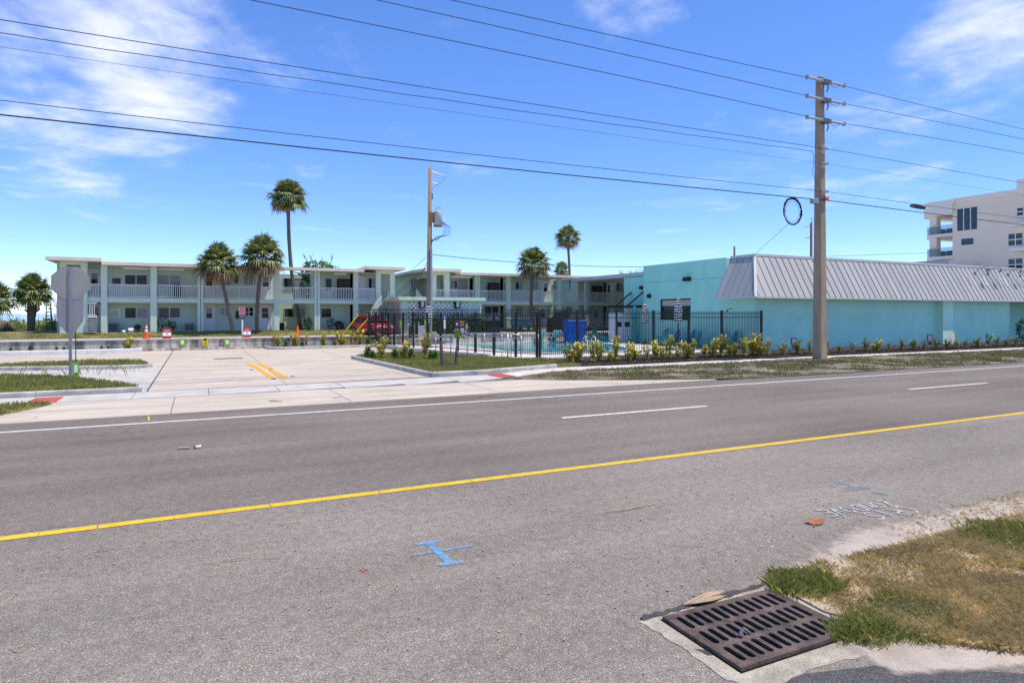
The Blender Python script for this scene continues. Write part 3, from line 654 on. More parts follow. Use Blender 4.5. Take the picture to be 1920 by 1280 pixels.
def motel_wing(t,cols,bays,X0,X1,rear,roofs,atriums):
    # columns
    for a,b in cols:
        MB().box(xY(a,YF),xY(b,YF),YF,YF+.3,GZ-.1,Z_RF+.02).build('column','mint_light',t)
    # per bay: floor slab, back walls, ceilings
    for (a,b) in bays:
        x0,x1=xY(a,YF),xY(b,YF); at=(a,b) in atriums
        yb=57.5 if at else YB
        MB().box(x0-.25,x1+.25,YF+.06,YF+.28 if at else YB,Z_SB,Z_ST).build('floor_slab','mint_light',t)
        MB().box(x0-.35,x1+.35,yb,rear,GZ-.1,Z_RF+.02).build('back_wall','mint' if not at else 'mint_inner',t)
        if at: continue
        MB().box(x0-.02,x1+.02,YF+.3,YB,Z_RF-.08,Z_RF-.003).build('soffit','soffit',t)
        MB().box(x0-.02,x1+.02,YF+.3,YB,Z_SB-.06,Z_SB-.003).build('soffit','soffit',t)
        railing(t,x0+.005,x1-.005,YF+.12,Z_ST,Z_RT)
    for (a,b) in bays:
        if (a,b) in atriums: railing(t,xY(a,YF)+.005,xY(b,YF)-.005,YF+.12,Z_ST,Z_RT)
    rm=MB(); fm=MB()
    for (x0,x1,y0,y1,z0,z1) in roofs:
        rm.box(x0+.03,x1-.03,y0+.03,y1,z0+.012,z1-.006); 
    rf=rm.build('roof','soffit',t)
    for (x0,x1,y0,y1,z0,z1) in roofs:
        MB().box(x0,x1,y0,y0+.028,z0-.01,z1).build('fascia','fascia',rf); MB().box(x0+.0,x0+.028,y0+.029,y1,z0-.008,z1-.001).build('fascia','fascia',rf); MB().box(x1-.028,x1,y0+.029,y1,z0-.008,z1-.001).build('fascia','fascia',rf)
        MB().box(x0+.03,x1-.03,y0+.03,y1,z1-.004,z1+.01).build('roof_sheet','white_plain',rf)

# ---------------- left wing
XL,XR=xY(112,YF),xY(740,YF)
m1=thing('motel_wing','long two-storey mint motel wing with white balcony railings, on the left','motel',((XL+XR)/2,YF,GZ-.1))
cols1=[(189,201),(282,294),(370.5,375.5),(376.5,381),(514,524),(590,594.5),(595.5,600),(663,672)]
bays1=[(201,282),(294,371),(381,514),(524,590),(600,663),(672,705)]
AT=[(524,590)]
YO=YF-.75
x_=lambda p,Y=YF:xY(p,Y)
roofs=[(x_(86,YO),x_(190,YO),YO-.25,62,5.78,6.0),(x_(190,YO)+.0,x_(521,YO),YO,62,5.58,5.78),(x_(521,YO),x_(592,YO),YO,YF+.45,5.581,5.781),(x_(592,YO),x_(684,YO),YO,62,5.58,5.78),(x_(684,YO),x_(758,YO),YO-.25,62,5.80,6.02)]
motel_wing(m1,cols1,bays1,XL,XR,62,roofs,AT)
# left end tower with stair opening
MB().box(XL,x_(164),YF-.05,YF+.3,GZ-.1,4.9).build('end_wall','mint_light',m1)
MB().box(XL,x_(124),YF-.05,YF+.3,4.9,5.79).build('end_wall','mint_light',m1); MB().box(x_(151),x_(164),YF-.05,YF+.3,4.9,5.79).build('end_wall','mint_light',m1); MB().box(x_(124),x_(151),YF-.05,YF+.3,5.55,5.79).build('end_wall','mint_light',m1)
MB().box(x_(105)-.1,x_(105)+.2,YF+.9,61,GZ-.1,5.79).build('end_wall','mint',m1)
MB().box(XL-.2,x_(201)+.1,YB+.4,62,GZ-.1,5.79).build('back_wall','mint',m1)
MB().box(x_(164),x_(189),YF+.1,YB+.4,Z_SB,Z_ST).build('floor_slab','mint_light',m1); railing(m1,x_(164)+.01,x_(189)-.01,YF+.12,Z_ST,Z_RT)
door(m1,168,187,Z_ST,YB+.4,1.95); door(m1,172,188,GZ,YB+.4,1.95)
st=MB()
for i in range(7): st.box(x_(164)+.05,x_(164)+.05+.62,YF-1.2+i*.16,YF-1.2+i*.16+.18,GZ-.05+.16*i+.11,GZ-.05+.16*(i+1))
st.build('stair','kerb',m1)
MB().box(x_(164)+.04,x_(182),YF-.25,YF+.1,2.02,2.12).build('landing','white_paint',m1); railing(m1,x_(164)+.04,x_(182),YF-.22,2.12,3.0)
railing(m1,x_(101),XL-.02,YF-.02,2.12,3.0); MB().box(x_(101),XL-.02,YF-.1,YF+.6,2.02,2.12).build('landing','white_paint',m1)
# openings of the left wing: upper, then lower
window(m1,233,277,514.5,536,panes=('glass_dark','glass_dark')); window(m1,294.5,340,515,541,panes=('glass_blind','glass_blind'))
door(m1,383,401,Z_ST,pane2='glass_dark',pane='glass_dark'); door(m1,489,507,Z_ST)
window(m1,414,433,515.5,536,panes=('glass_blind','glass_blind')); window(m1,456,476,516.5,535,panes=('glass_blind','glass_blind'))
window(m1,531,566,521,543,Y=57.5,panes=('glass_dark','glass_blind')); window(m1,609,623,521,545,panes=('glass_dark','glass_dark'),mull=False); door(m1,671,683,Z_ST,pane='white_paint',pane2='white_paint'); window(m1,690,705,521,541,panes=('glass_dark','glass_blind'))
window(m1,233,278,575.5,597.5); window(m1,296,339,575.5,596.5,panes=('glass_curtain','glass_curtain'))
door(m1,383,401,GZ); door(m1,487,507,GZ,pane='glass_dark')
window(m1,412,431,575.5,593.5,panes=('glass_blind','glass_blind')); window(m1,457,476,575,593,panes=('glass_dark','glass_dark'),bar=.45)
window(m1,532,571,577.5,595.5,Y=57.5,panes=('glass_dark','glass_blind')); window(m1,601,622,577,596,panes=('glass_dark','glass_dark'),mull=False)
for p,q in ((410,528),(480,514),(408,570),(553,512)): wall_light(m1,p,q)
for p,q in ((443,524),(445,590)):
    x=xY(p,YB); z=zY(p,q,YB); MB().bbox(x-.12,x+.12,YB-.14,YB,z-.28,z+.28,.02).build('extinguisher_box','wicker',m1)
for p0,p1,q0,q1 in ((210,222,582,596),):
    x0,x1=xY(p0,YB),xY(p1,YB); z1,z0=zY(216,q0,YB),zY(216,q1,YB); b=MB(); b.box(x0-.12,x1+.12,YB-.04,YB,z1,z1+.12); b.box(x1,x1+.12,YB-.041,YB,z0,z1); b.box(x0-.12,x1+.12,YB-.042,YB,z0-.06,z0); b.build('blanked_window','white_paint',m1)
MB().box(x_(206),x_(222),YB-.03,YB,zY(214,535,YB),zY(214,521.5,YB)).build('pane','glass_dark',m1)
for p in (201,283,296,341): # pale blinds rolled up under the balcony ceiling
    if p in(201,341): continue
for a,b in ((231,281),(295,345),(553,589),(628,650)):
    MB().box(xY(a,YF+.25),xY(b,YF+.25),YF+.4,YF+.5,Z_RF-.20,Z_RF-.10).build('roller_blind','white_plain',m1)
# right-hand tower and outside stair
for a,b in ((705,714),(731,740)): MB().box(x_(a),x_(b),YF-.05,YF+.3,GZ-.1,5.81).build('tower_pier','mint_light',m1)
MB().box(x_(714),x_(731),YF-.05,YF+.3,5.5,5.81).build('tower_head','mint_light',m1); MB().box(x_(705),x_(740),YF+.31,YF+1.2,Z_SB,Z_ST).build('floor_slab','mint_light',m1)
MB().box(x_(714),x_(731),YF+.05,YF+.2,GZ-.1,3.4).build('tower_panel','mint',m1)
MB().box(x_(698),x_(743),YB+.6,62,GZ-.1,5.8).build('back_wall','mint_inner',m1)
xa,xb=x_(668),x_(708)
MB().extr([(xa,YF-1.35,GZ-.05),(xa+.25,YF-1.35,GZ-.05),(xb,YF-1.35,Z_ST-.25),(xb,YF-1.35,Z_ST+.35),(xb-.1,YF-1.35,Z_ST+.35),(xa,YF-1.35,GZ+.35)],(0,.1,0)).build('stair_parapet','mint_light',m1)
st=MB()
for i in range(13): st.box(xa+.3+i*(xb-xa-.3)/13,xa+.3+(i+1)*(xb-xa-.3)/13+.05,YF-1.24,YF-.1,GZ+.17*i-.1,GZ+.17*(i+1)-.03)
st.build('stair','kerb',m1)
railing(m1,x_(693),x_(703),YF-1.45,1.8,2.95)

# ---------------- right wing
W2L,W2R=xY(808,YF),xY(1184,YF)
m2=thing('motel_wing','two-storey mint motel wing behind the pool, right of the leaning transformer pole','motel',((W2L+W2R)/2,YF,GZ-.1))
cols2=[(892,895.5),(896.5,900),(950,958),(1046,1053),(1098,1101),(1102,1105),(1147,1154)]
bays2=[(843,892),(900,950),(958,1046),(1053,1098),(1105,1147),(1154,1186)]
AT2=[(1053,1098)]
roofs=[(x_(795,YO),x_(863,YO),YO-.25,64,5.80,6.02),(x_(863,YO),x_(1050,YO),YO,64,5.58,5.78),(x_(1050,YO),x_(1100,YO),YO,YF+.45,5.581,5.781),(x_(1100,YO),x_(1167,YO),YO,64,5.58,5.78),(x_(1167,YO),x_(1240,YO),YO-.2,64,5.70,5.92)]
motel_wing(m2,cols2,bays2,W2L,W2R,63.5,roofs,AT2)
for a,b in ((808,818),(833,843)): MB().box(x_(a),x_(b),YF-.05,YF+.3,GZ-.1,5.81).build('tower_pier','mint_light',m2)
MB().box(x_(818),x_(833),YF-.05,YF+.3,5.55,5.81).build('tower_head','mint_light',m2)
MB().box(x_(808),x_(843),YF+.31,YB+.6,Z_SB,Z_ST).build('floor_slab','mint_light',m2); railing(m2,x_(818)+.01,x_(833)-.01,YF+.1,Z_ST,Z_RT)
MB().box(x_(818),x_(833),YF+.0,YF+.2,GZ-.1,Z_ST-.01).build('tower_panel','mint',m2)
xe=x_(808)+.02
# end wall of the right wing with a recessed entry
MB().box(xe,xe+.3,YF+.31,54.2,GZ-.1,3.3).build('end_wall','mint',m2); MB().box(xe,xe+.3,54.2,58.2,GZ-.1,3.3).build('end_wall','mint',m2); MB().box(xe,xe+.3,58.2,63.4,GZ-.1,5.8).build('end_wall','mint',m2); MB().box(xe,xe+.3,YF+.31,58.2,5.45,5.8).build('end_wall','mint',m2)
MB().box(xe+1.6,xe+1.7,YF+.4,60,3.3,5.5).build('entry_wall','mint_inner',m2); MB().box(xe+.3,xe+1.6,58.3,58.5,3.3,5.5).build('entry_wall','mint_inner',m2)
MB().box(xe+1.56,xe+1.6,53.2,54.6,3.9,5.1).build('window','glass_dark',m2)
MB().extr([(xe-.02,53.6,3.3),(xe-.02,56.2,3.3),(xe-.02,56.2,4.6)],(.1,0,0)).build('stair_parapet','white_paint',m2)
for y in (56.6,57.4): MB().tube([(xe-.08,y,3.2),(xe-.08,y,5.3),(xe-.2,y,5.45)],.06,6).build('conduit','galv',m2)
for i in range(3): MB().bbox(xe-.18,xe-.02,56.75+i*.2,56.93+i*.2,4.0+.4*i,4.35+.4*i,.01).build('meter','galv',m2)
window(m2,843.5,858,525.5,541.5,panes=('glass_blind','glass_dark')); MB().box(xY(858,YB),xY(876,YB),YB-.03,YB,Z_ST,zY(866,524,YB)).build('sliding_blind','glass_blind',m2)
door(m2,944.5,949.5,Z_ST,pane='glass_dark',pane2='glass_dark'); window(m2,966,980,528,543,panes=('glass_dark','glass_blind')); window(m2,996,1009,528,543,panes=('glass_blind','glass_blind')); door(m2,1017,1028,Z_ST,pane='glass_blind',pane2='glass_dark')
window(m2,1035,1045,532.5,545,panes=('glass_curtain','glass_dark')); window(m2,1057,1074,531,545,Y=57.5,panes=('glass_blind','glass_blind')); window(m2,1083,1096,531,546,Y=57.5,panes=('glass_dark','glass_dark'),mull=False)
door(m2,1138,1146.5,Z_ST,pane='glass_dark',pane2='glass_dark'); window(m2,1155,1168,530,547,panes=('glass_curtain','glass_blind'))
for a,b in ((966,980),(990,1004),(1060,1072)): window(m2,a,b,574,592,panes=('glass_blind','glass_blind'))
door(m2,1012,1024,GZ); door(m2,1112,1122,GZ); window(m2,908,935,574,592,panes=('glass_dark','glass_dark'))
for p,q in ((962,527),(1012,527),(1030,528)): wall_light(m2,p,q)
for a,b in ((846,887),(1062,1090),(1110,1132)): MB().box(xY(a,YF+.25),xY(b,YF+.25),YF+.4,YF+.5,Z_RF-.2,Z_RF-.1).build('roller_blind','white_plain',m2)

# ---------------- cabana in front of the right wing
cx0,cx1=xY(752,47.6),xY(903,47.6); cy0,cy1=47.6,51.2
cb_=thing('cabana','small flat-roofed cabana with white and black diamond tile front behind the fence','cabana',((cx0+cx1)/2,49,.7))
MB().box(cx0,cx1,cy0,cy1,.66,3.22).build('wall','mint_light',cb_)
MB().box(cx0-.35,cx1+.1,cy0-.45,cy1+.2,3.3,3.52).build('roof','fascia',cb_); MB().box(cx0-.25,cx1,cy0-.35,cy1,3.221,3.299).build('soffit','soffit',cb_); MB().box(cx0-.3,cx1+.14,cy0-.49,cy0-.452,3.28,3.535).build('fascia','mint_light',cb_)
tx0,tx1=xY(766,cy0),xY(882,cy0); tz=3.12
tl_=MB().box(tx0-.02,tx1+.02,cy0-.05,cy0-.001,1.2,tz).build('tile_panel','tile_white',cb_)
ts=.36; nx_=int((tx1-tx0)/ts); dm=MB().extr([(-.062,0,0),(0,0,-.062),(.062,0,0),(0,0,.062)],(0,-.012,0)).mesh('diamond_tile','black_metal')
ls=MB()
for i in range(nx_+1):
    for j in range(6):
        for h in (0,1):
            X=tx0+.04+(i+.5*h)*ts; Z=tz-.05-(j+.5*h)*ts
            if X<tx1-.04 and Z>1.25: inst(dm,'diamond_tile',tl_,(X,cy0-.051,Z))
for i in range(-6,nx_+1):
    for sg in (1,-1):
        a0=tx0+.04+i*ts if sg>0 else tx0+.04+(i+5)*ts
        seg=[(a0,tz-.05),(a0+sg*5*ts,tz-.05-5*ts)]
        (xa_,za_),(xb_,zb_)=seg
        def cl(xv): return za_+(xv-xa_)*(zb_-za_)/(xb_-xa_)
        lo=max(min(xa_,xb_),tx0); hi=min(max(xa_,xb_),tx1)
        if hi>lo: ls.bar((lo,cy0-.053,cl(lo)),(hi,cy0-.053,cl(hi)),.003,.008,up=(0,1,0))
ls.build('grout_line','wicker',tl_)
bl=MB().box(cx0-.03,cx0-.001,cy0+.3,cy1-.4,.7,3.12).build('screen_block_panel','beige_block',cb_)
for i in range(9):
    for j in range(10): MB().ob((cx0-.045,cy0+.5+i*.3,.95+j*.23),(.03,.22,.15)).build('screen_block','old_wall' if (i+j)%3==0 else 'cap_walk',bl)
for p in (790,856):
    X=xY(p,cy0-.06); b=MB(); b.box(X-.2,X-.14,cy0-.4,cy0-.052,2.75,3.2); b.box(X+.14,X+.2,cy0-.4,cy0-.052,2.75,3.2); b.box(X-.2,X+.2,cy0-.4,cy0-.052,2.68,2.75); b.build('lantern_frame','black_metal',cb_); MB().box(X-.13,X+.13,cy0-.35,cy0-.06,2.76,3.2).build('lantern_glass','mint_light',cb_)
hg=MB()
def leafcloud(mb,cx,cy,cz,rx,ry,rz,n,size,rng=random,flat=.0):
    for _ in range(n):
        while True:
            a,b,c=rng.uniform(-1,1),rng.uniform(-1,1),rng.uniform(-1,1)
            if .25<a*a+b*b+c*c<1: break
        p=Vector((cx+a*rx,cy+b*ry,cz+c*rz)); d=Vector((rng.gauss(0,1),rng.gauss(0,1),rng.gauss(0,.7)+.3)).normalized(); u=d.cross(Vector((rng.random()-.5,rng.random()-.5,1))).normalized()
        s=size*rng.uniform(.6,1.3); mb.add([p-u*s*.35,p+d*s*.5+u*0,p+u*s*.35,p-d*s*.5],[(0,1,2,3)])
for i in range(26): leafcloud(hg,cx0+.9+i*.22,cy0-.6,1.5,.24,.34,.85,110,.15)
hd=thing('clipped_hedge','dark green clipped hedge in front of the tiled cabana','hedge',(cx0+3.6,cy0-.55,.68)); hg.build('foliage','leaf_dark',hd); MB().box(cx0+.95,cx0+6.4,cy0-.55,cy0-.4,.68,1.9).build('inner_branches','leaf_dark',hd)

# ================================================================== TURQUOISE BUILDING
BX,BY=30.72,29.0; TZ=5.86; EZ=3.28; RL=2.35
tb=thing('turquoise_building','flat-roofed turquoise building with grey metal mansard roof by the pavement','building',(BX,BY,0))
yr=40.0; XP=xY(1755,BY); XP2=xY(1786,BY-.45); XR_=xY(1893,BY)
# side wall with a window hole
WX=(yX(1295,BX),yX(1238,BX)); WZ=(zX(1268,600,BX),zX(1268,560,BX))
MB().box(BX,BX+.25,BY,BY+RL,0,EZ+.12).build('side_wall','turquoise',tb); MB().box(BX,BX+.25,BY+RL,WX[0],0,TZ-.02).build('side_wall','turquoise',tb); MB().box(BX,BX+.25,WX[1],yr,0,TZ-.02).build('side_wall','turquoise',tb); MB().box(BX,BX+.25,WX[0],WX[1],0,WZ[0]).build('side_wall','turquoise',tb); MB().box(BX,BX+.25,WX[0],WX[1],WZ[1],TZ-.02).build('side_wall','turquoise',tb)
MB().box(BX-.02,BX+.3,BY+RL+.12,yr+.02,TZ-.019,TZ+.04).build('parapet_cap','turquoise_pale',tb)
MB().box(BX-.008,BX,BY+RL+.01,yr-.01,4.62,4.64).build('stucco_joint','turq_dark',tb)
wf=MB(); 
wf.box(BX+.05,BX+.16,WX[0],WX[0]+.09,WZ[0],WZ[1]); wf.box(BX+.05,BX+.16,WX[1]-.09,WX[1],WZ[0],WZ[1]); wf.box(BX+.05,BX+.16,WX[0]+.09,WX[1]-.09,WZ[0],WZ[0]+.09); wf.box(BX+.05,BX+.16,WX[0]+.09,WX[1]-.09,WZ[1]-.09,WZ[1])
wo=wf.build('window','black_metal',tb); MB().box(BX+.12,BX+.15,WX[0]+.09,WX[1]-.09,WZ[0]+.09,WZ[1]-.09).build('pane','glass_teal',wo); MB().box(BX+.10,BX+.118,WX[0]+.09,WX[1]-.09,WZ[1]-.5,WZ[1]-.09).build('roller_blind','beige_block',wo)
# front wall, pilaster, entrance recess
MB().box(BX+.251,XP,BY,BY+.25,0,3.6).build('front_wall','turquoise',tb); MB().box(XP,XP2,BY-.5,BY+.25,0,3.45).build('pilaster','turquoise_pale',tb); MB().box(XP2,XR_,BY,BY+.25,0,3.6).build('front_wall','turquoise',tb)
MB().box(XR_,XR_+.25,BY+.251,BY+3,0,3.6).build('recess_wall','turquoise',tb); MB().box(XR_+.251,XR_+9,BY+2.6,BY+2.9,0,3.6).build('recess_wall','turquoise',tb); MB().box(XR_+9.001,110,BY,BY+.25,0,3.6).build('front_wall','turquoise',tb)
# mansard: one panel between each pair of seams
ov,ins=.95,.42
yb_,yt_=BY-ov,BY+ins; xb_,xt_=BX-ov,BX+ins
mr=MB().add([(xb_+.03,yb_+.03,EZ),(110,yb_+.03,EZ),(110,yt_+.03,TZ),(xt_+.03,yt_+.03,TZ),(xb_+.03,BY+RL,EZ),(xt_+.03,BY+RL,TZ),(110,BY+.3,EZ),(BX+.3,BY+.3,EZ),(BX+.3,BY+RL,EZ),(110,BY+8,TZ),(xt_+.03,BY+8,TZ)],
   [(0,1,2,3),(4,0,3,5),(0,1,6,7),(4,0,7,8),(3,2,9,10)]).build('mansard_roof','metal_trim',tb)
pitch=.56; nrm=Vector((0,-(TZ-EZ),-(yt_-yb_))).normalized(); 
if nrm.z<0: nrm=Vector((0,-(TZ-EZ),(yt_-yb_))).normalized()
sl=math.hypot(TZ-EZ,yt_-yb_); ang=math.atan2(TZ-EZ,yt_-yb_)
# unit panel lies along local +Y (up the slope), width along X
pan=MB().box(.012,pitch-.012,0,sl,-.004,.008).mesh('roof_panel','metal_roof'); seam=MB().box(-.012,.012,0,sl,-.002,.05).mesh('seam','metal_seam_shade')
x=xb_+ov+ins+.02; k=0
while x<88:
    inst(pan,'roof_panel',mr,(x,yb_,EZ),(ang,0,0)); inst(seam,'seam',mr,(x,yb_,EZ),(ang,0,0)); x+=pitch
# cut panels of the front hip corner
for i in range(3):
    xa_=xt_-(i)*pitch; xb2=xt_-(i+1)*pitch
    if xb2<xb_: xb2=xb_
    f=lambda X:(X-xb_)/(xt_-xb_)
    P=lambda X,t:(X,yb_+(yt_-yb_)*t-.012,EZ+(TZ-EZ)*t+.006)
    MB().add([P(xb2+.012,0),P(xa_+.008,0),P(xa_+.008,f(xa_)),P(xb2+.012,f(xb2))],[(0,1,2,3)]).build('roof_panel','metal_roof',mr)
    a,b=P(xb2+.0,0),P(xb2,f(xb2)); 
    if f(xb2)>.05: MB().bar(a,b,.024,.06,up=(0,-1,.5)).build('seam','metal_seam_shade',mr)
# side panels
y=BY+RL
ys_=[BY+RL-pitch*i for i in range(8)]
for a,b in zip(ys_[:-1],ys_[1:]):
    b=max(b,yb_); f=lambda Y:min(1,(Y-yb_)/(yt_-yb_)); P=lambda Y,t:(xb_+(xt_-xb_)*t-.012,Y,EZ+(TZ-EZ)*t+.006)
    q=[P(a-.012,0),P(b+.012,0),P(b+.012,f(b)),P(a-.012,f(a))] 
    if b<yt_<a: q=[P(a-.012,0),P(b+.012,0),P(b+.012,f(b)),P(yt_,1),P(a-.012,1)]
    MB().add(q,[tuple(range(len(q)))]).build('roof_panel','metal_roof',mr)
    MB().bar(P(a,0),P(a,f(a)),.024,.06,up=(-1,0,.5)).build('seam','metal_seam_shade',mr)
    if b<=yb_: break
MB().bar((xb_-.01,yb_-.01,EZ+.01),(xt_-.01,yt_-.01,TZ),.16,.05,up=(-1,-1,1)).build('hip_cap','metal_trim',mr)
MB().box(xt_-.06,110,yt_-.06,yt_+.2,TZ-.02,TZ+.13).build('ridge_cap','metal_trim',mr); MB().box(xt_-.061,xt_+.2,yt_+.201,BY+RL+.06,TZ-.021,TZ+.129).build('ridge_cap','metal_trim',mr)
MB().box(xb_-.015,110,yb_-.02,yb_+.02,EZ-.09,EZ+.02).build('eave_trim','metal_trim',mr); MB().box(xb_-.016,xb_+.024,yb_+.021,BY+RL,EZ-.089,EZ+.019).build('eave_trim','metal_trim',mr)
MB().box(BX+.3,110,BY+2,BY+22,5.2,5.5).build('roof_deck','metal_trim',tb)
# gooseneck lamps and pale sign brackets on the mansard
def on_roof(px,py):                        # point of the sloping face
    best=None
    for i in range(201):
        t=i/200; Y=yb_+(yt_-yb_)*t; z=zY(px,py,Y); zz=EZ+(TZ-EZ)*t
        if best is None or abs(z-zz)<best[0]: best=(abs(z-zz),(xY(px,Y),Y,zz))
    return best[1]
for a,b,c,d in ((1814,519,1822,535),(1841.5,520,1850,536.5),(1869,521,1877,537),(1879.5,522,1888,537),(1906,523,1914,537)):
    MB().bar(Vector(on_roof(a,b))+nrm*.05,Vector(on_roof(c,d))+nrm*.05,.09,.06,up=tuple(nrm)).build('sign_bracket','white_plain',mr)
for px_,py_ in ((1827,513),(1851,514),(1889,515.5),(1912,517)):
    p=Vector(on_roof(px_,py_)); q=p+nrm*.12
    g=MB().lathe([(.09,-.03),(.10,0),(.09,.05)],tuple(p+nrm*.03),8).build('gooseneck_lamp','black_metal',mr)
    pts=[p+nrm*.04,p+Vector((.12,-.25,.35)),p+Vector((.28,-.55,.52)),p+Vector((.38,-.72,.42)),p+Vector((.4,-.75,.25))]
    MB().tube(pts,.018,6).build('arm','black_metal',g); e=pts[-1]
    MB().lathe([(.19,-.12),(.10,-.04),(.06,.04),(.03,.08)],tuple(e),12).build('shade','black_metal',g)
# wall lights, shower, rear wing, canopy
def sidebox(py0,py1,px0,px1,name,m,dep=.18):
    a,b=yX(px1,BX),yX(px0,BX); z1,z0=zX((px0+px1)/2,py0,BX),zX((px0+px1)/2,py1,BX); return MB().bbox(BX-dep,BX-.001,a,b,z0,z1,.03).build(name,m,tb)
sidebox(519.5,527,1284,1296,'flood_light','black_metal',.25); sidebox(551.5,558.5,1216,1221,'wall_lamp','black_metal',.2)
hy_=yX(1374,BX); MB().tube([(BX-.01,hy_,2.55),(BX-.25,hy_,2.6),(BX-.45,hy_,2.5)],.02,6).build('shower_arm','black_metal',tb); MB().lathe([(.10,-.06),(.05,0),(.02,.04)],(BX-.47,hy_,2.46),10).build('shower_head','black_metal',tb)
rz_=5.1; RX=BX+.35
MB().box(RX,RX+4,yr+.001,yr+3.0,0,rz_).build('rear_wing_wall','turquoise',tb); MB().box(RX-.02,RX+4.02,yr+.002,yr+3.02,rz_,rz_+.05).build('parapet_cap','turquoise_pale',tb)
cz=zX(1190,575,RX); MB().box(RX-1.7,RX-.001,yr+.1,yr+2.7,cz-.09,cz+.09).build('canopy','black_metal',tb)
for yy in (yr+.45,yr+2.0): MB().bar((RX-1.5,yy,cz+.08),(RX-.01,yy,cz+1.15),.09).build('canopy_rod','black_metal',tb)
MB().bbox(RX-.2,RX-.001,yr+.5,yr+.8,4.15,4.4,.02).build('wall_lamp','black_metal',tb)

# ================================================================== WHITE CONDO, far right
QX=95.0
ya_,yb2=yX(1920,QX)-16,yX(1786,QX)
cd=thing('condo_block','white apartment block with curved glass-railed balconies beyond the metal roof','apartment block',(QX,ya_,0))
zt_=zX(1800,374,QX); FH=(zX(1790,436,QX)-zX(1790,478.5,QX)); zs=[zX(1790,436,QX)-FH*k for k in range(-1,6)]
# body is split round the balcony end
MB().box(QX,QX+22,ya_,yb2,0,zt_).build('wall','condo',cd)
MB().box(QX-.12,QX-.001,ya_,yb2-.02,zt_-.35,zt_+.25).build('parapet','condo_trim',cd); MB().box(QX-.3,QX+20,ya_-5,yX(1908,QX),zt_+.26,zt_+1.4).build('roof_block','condo_trim',cd)
ye=yX(1731,QX+1.0); 
def dsh(x0,y0,y1,dep,n=10):               # D-shaped balcony plan: square at the wall, rounded seaward corner
    r=min(2.6,(y1-y0)*.9); P=[(x0+dep,y0),(x0,y0),(x0,y1-r)]
    for i in range(1,n+1): a=math.pi/2*i/n; P.append((x0+r-r*math.cos(a),y1-r+r*math.sin(a)))
    P.append((x0+dep,y1)); return P
D=dsh(QX-.05,yb2+.002,ye,9)
for k,z in enumerate(zs[1:5]):
    MB().prism(D,z-.42,z).build('balcony_slab','condo_trim',cd)
    rl=[p for p in D[1:]]; g=MB()
    for (x0,y0),(x1,y1) in zip(rl[:-1],rl[1:]): g.add([(x0+.06,y0,z+.06),(x1+.06,y1,z+.06),(x1+.06,y1,z+1.15),(x0+.06,y0,z+1.15)],[(0,1,2,3)])
    gl=g.build('balcony_glass','rail_glass',cd); MB().tube([(x+.06,y,z+1.18) for x,y in rl],.03,5).build('handrail','condo_trim',gl)
    MB().box(QX+.5,QX+1.5,ye-2.2,ye-1.2,z+.001,z+FH-.421).build('balcony_column','condo_trim',cd)
    MB().box(QX+6,QX+7,yb2+.003,yb2+.7,z+.001,z+FH-.421).build('balcony_column','condo_grey',cd)
    for j in range(3): MB().ob((QX+2.2,yb2+1.5+j*1.2,z+.45),(.8,.7,.85)).build('balcony_chair','black_cloth',cd)
MB().prism(dsh(QX-.4,yb2-.2,ye+.2,9),zs[0]-.55,zt_+.15).build('roof_canopy','condo_trim',cd)
def cwin(px0,px1,py0,py1,nx=1,bar=None):
    y1,y0=yX(px0,QX),yX(px1,QX); z1=zX((px0+px1)/2,py0,QX); z0=zX((px0+px1)/2,py1,QX); w_=(y1-y0)/nx; fw=.11
    f=MB(); f.box(QX-.08,QX-.001,y0,y1,z0,z0+fw); f.box(QX-.08,QX-.001,y0,y1,z1-fw,z1)
    for i in range(nx+1): yy=y0+w_*i; f.box(QX-.078,QX-.001,max(y0,yy-fw/2),min(y1,yy+fw/2),z0+fw,z1-fw)
    if bar: zm=z0+(z1-z0)*bar; f.box(QX-.076,QX-.001,y0,y1,zm-.07,zm+.07)
    f=f.build('window','condo_trim',cd)
    for i in range(nx): MB().box(QX-.05,QX-.0005,y0+w_*i+fw/2,y0+w_*(i+1)-fw/2,z0+fw*.8,z1-fw*.8).build('pane','glass_teal',f)
cwin(1794.5,1833.5,388.5,433,3)
for k in range(3): cwin(1802,1826.5,445.5+44*k,460.5+44*k)
cwin(1906.5,1920,388.5,405.5,1,.5)
for k in range(3): cwin(1890.5,1918.5,436.5+47*k,461.5+47*k,2,.5)
for k in range(3): MB().box(QX-1.6,QX-.001,ya_+8,yX(1907,QX),zs[1+k]-.2,zs[1+k]+.2).build('ledge','condo_trim',cd)
MB().box(84,91,yX(1779,84),yX(1708,84),0,zX(1745,489,84)).build('annex','condo_grey',cd)

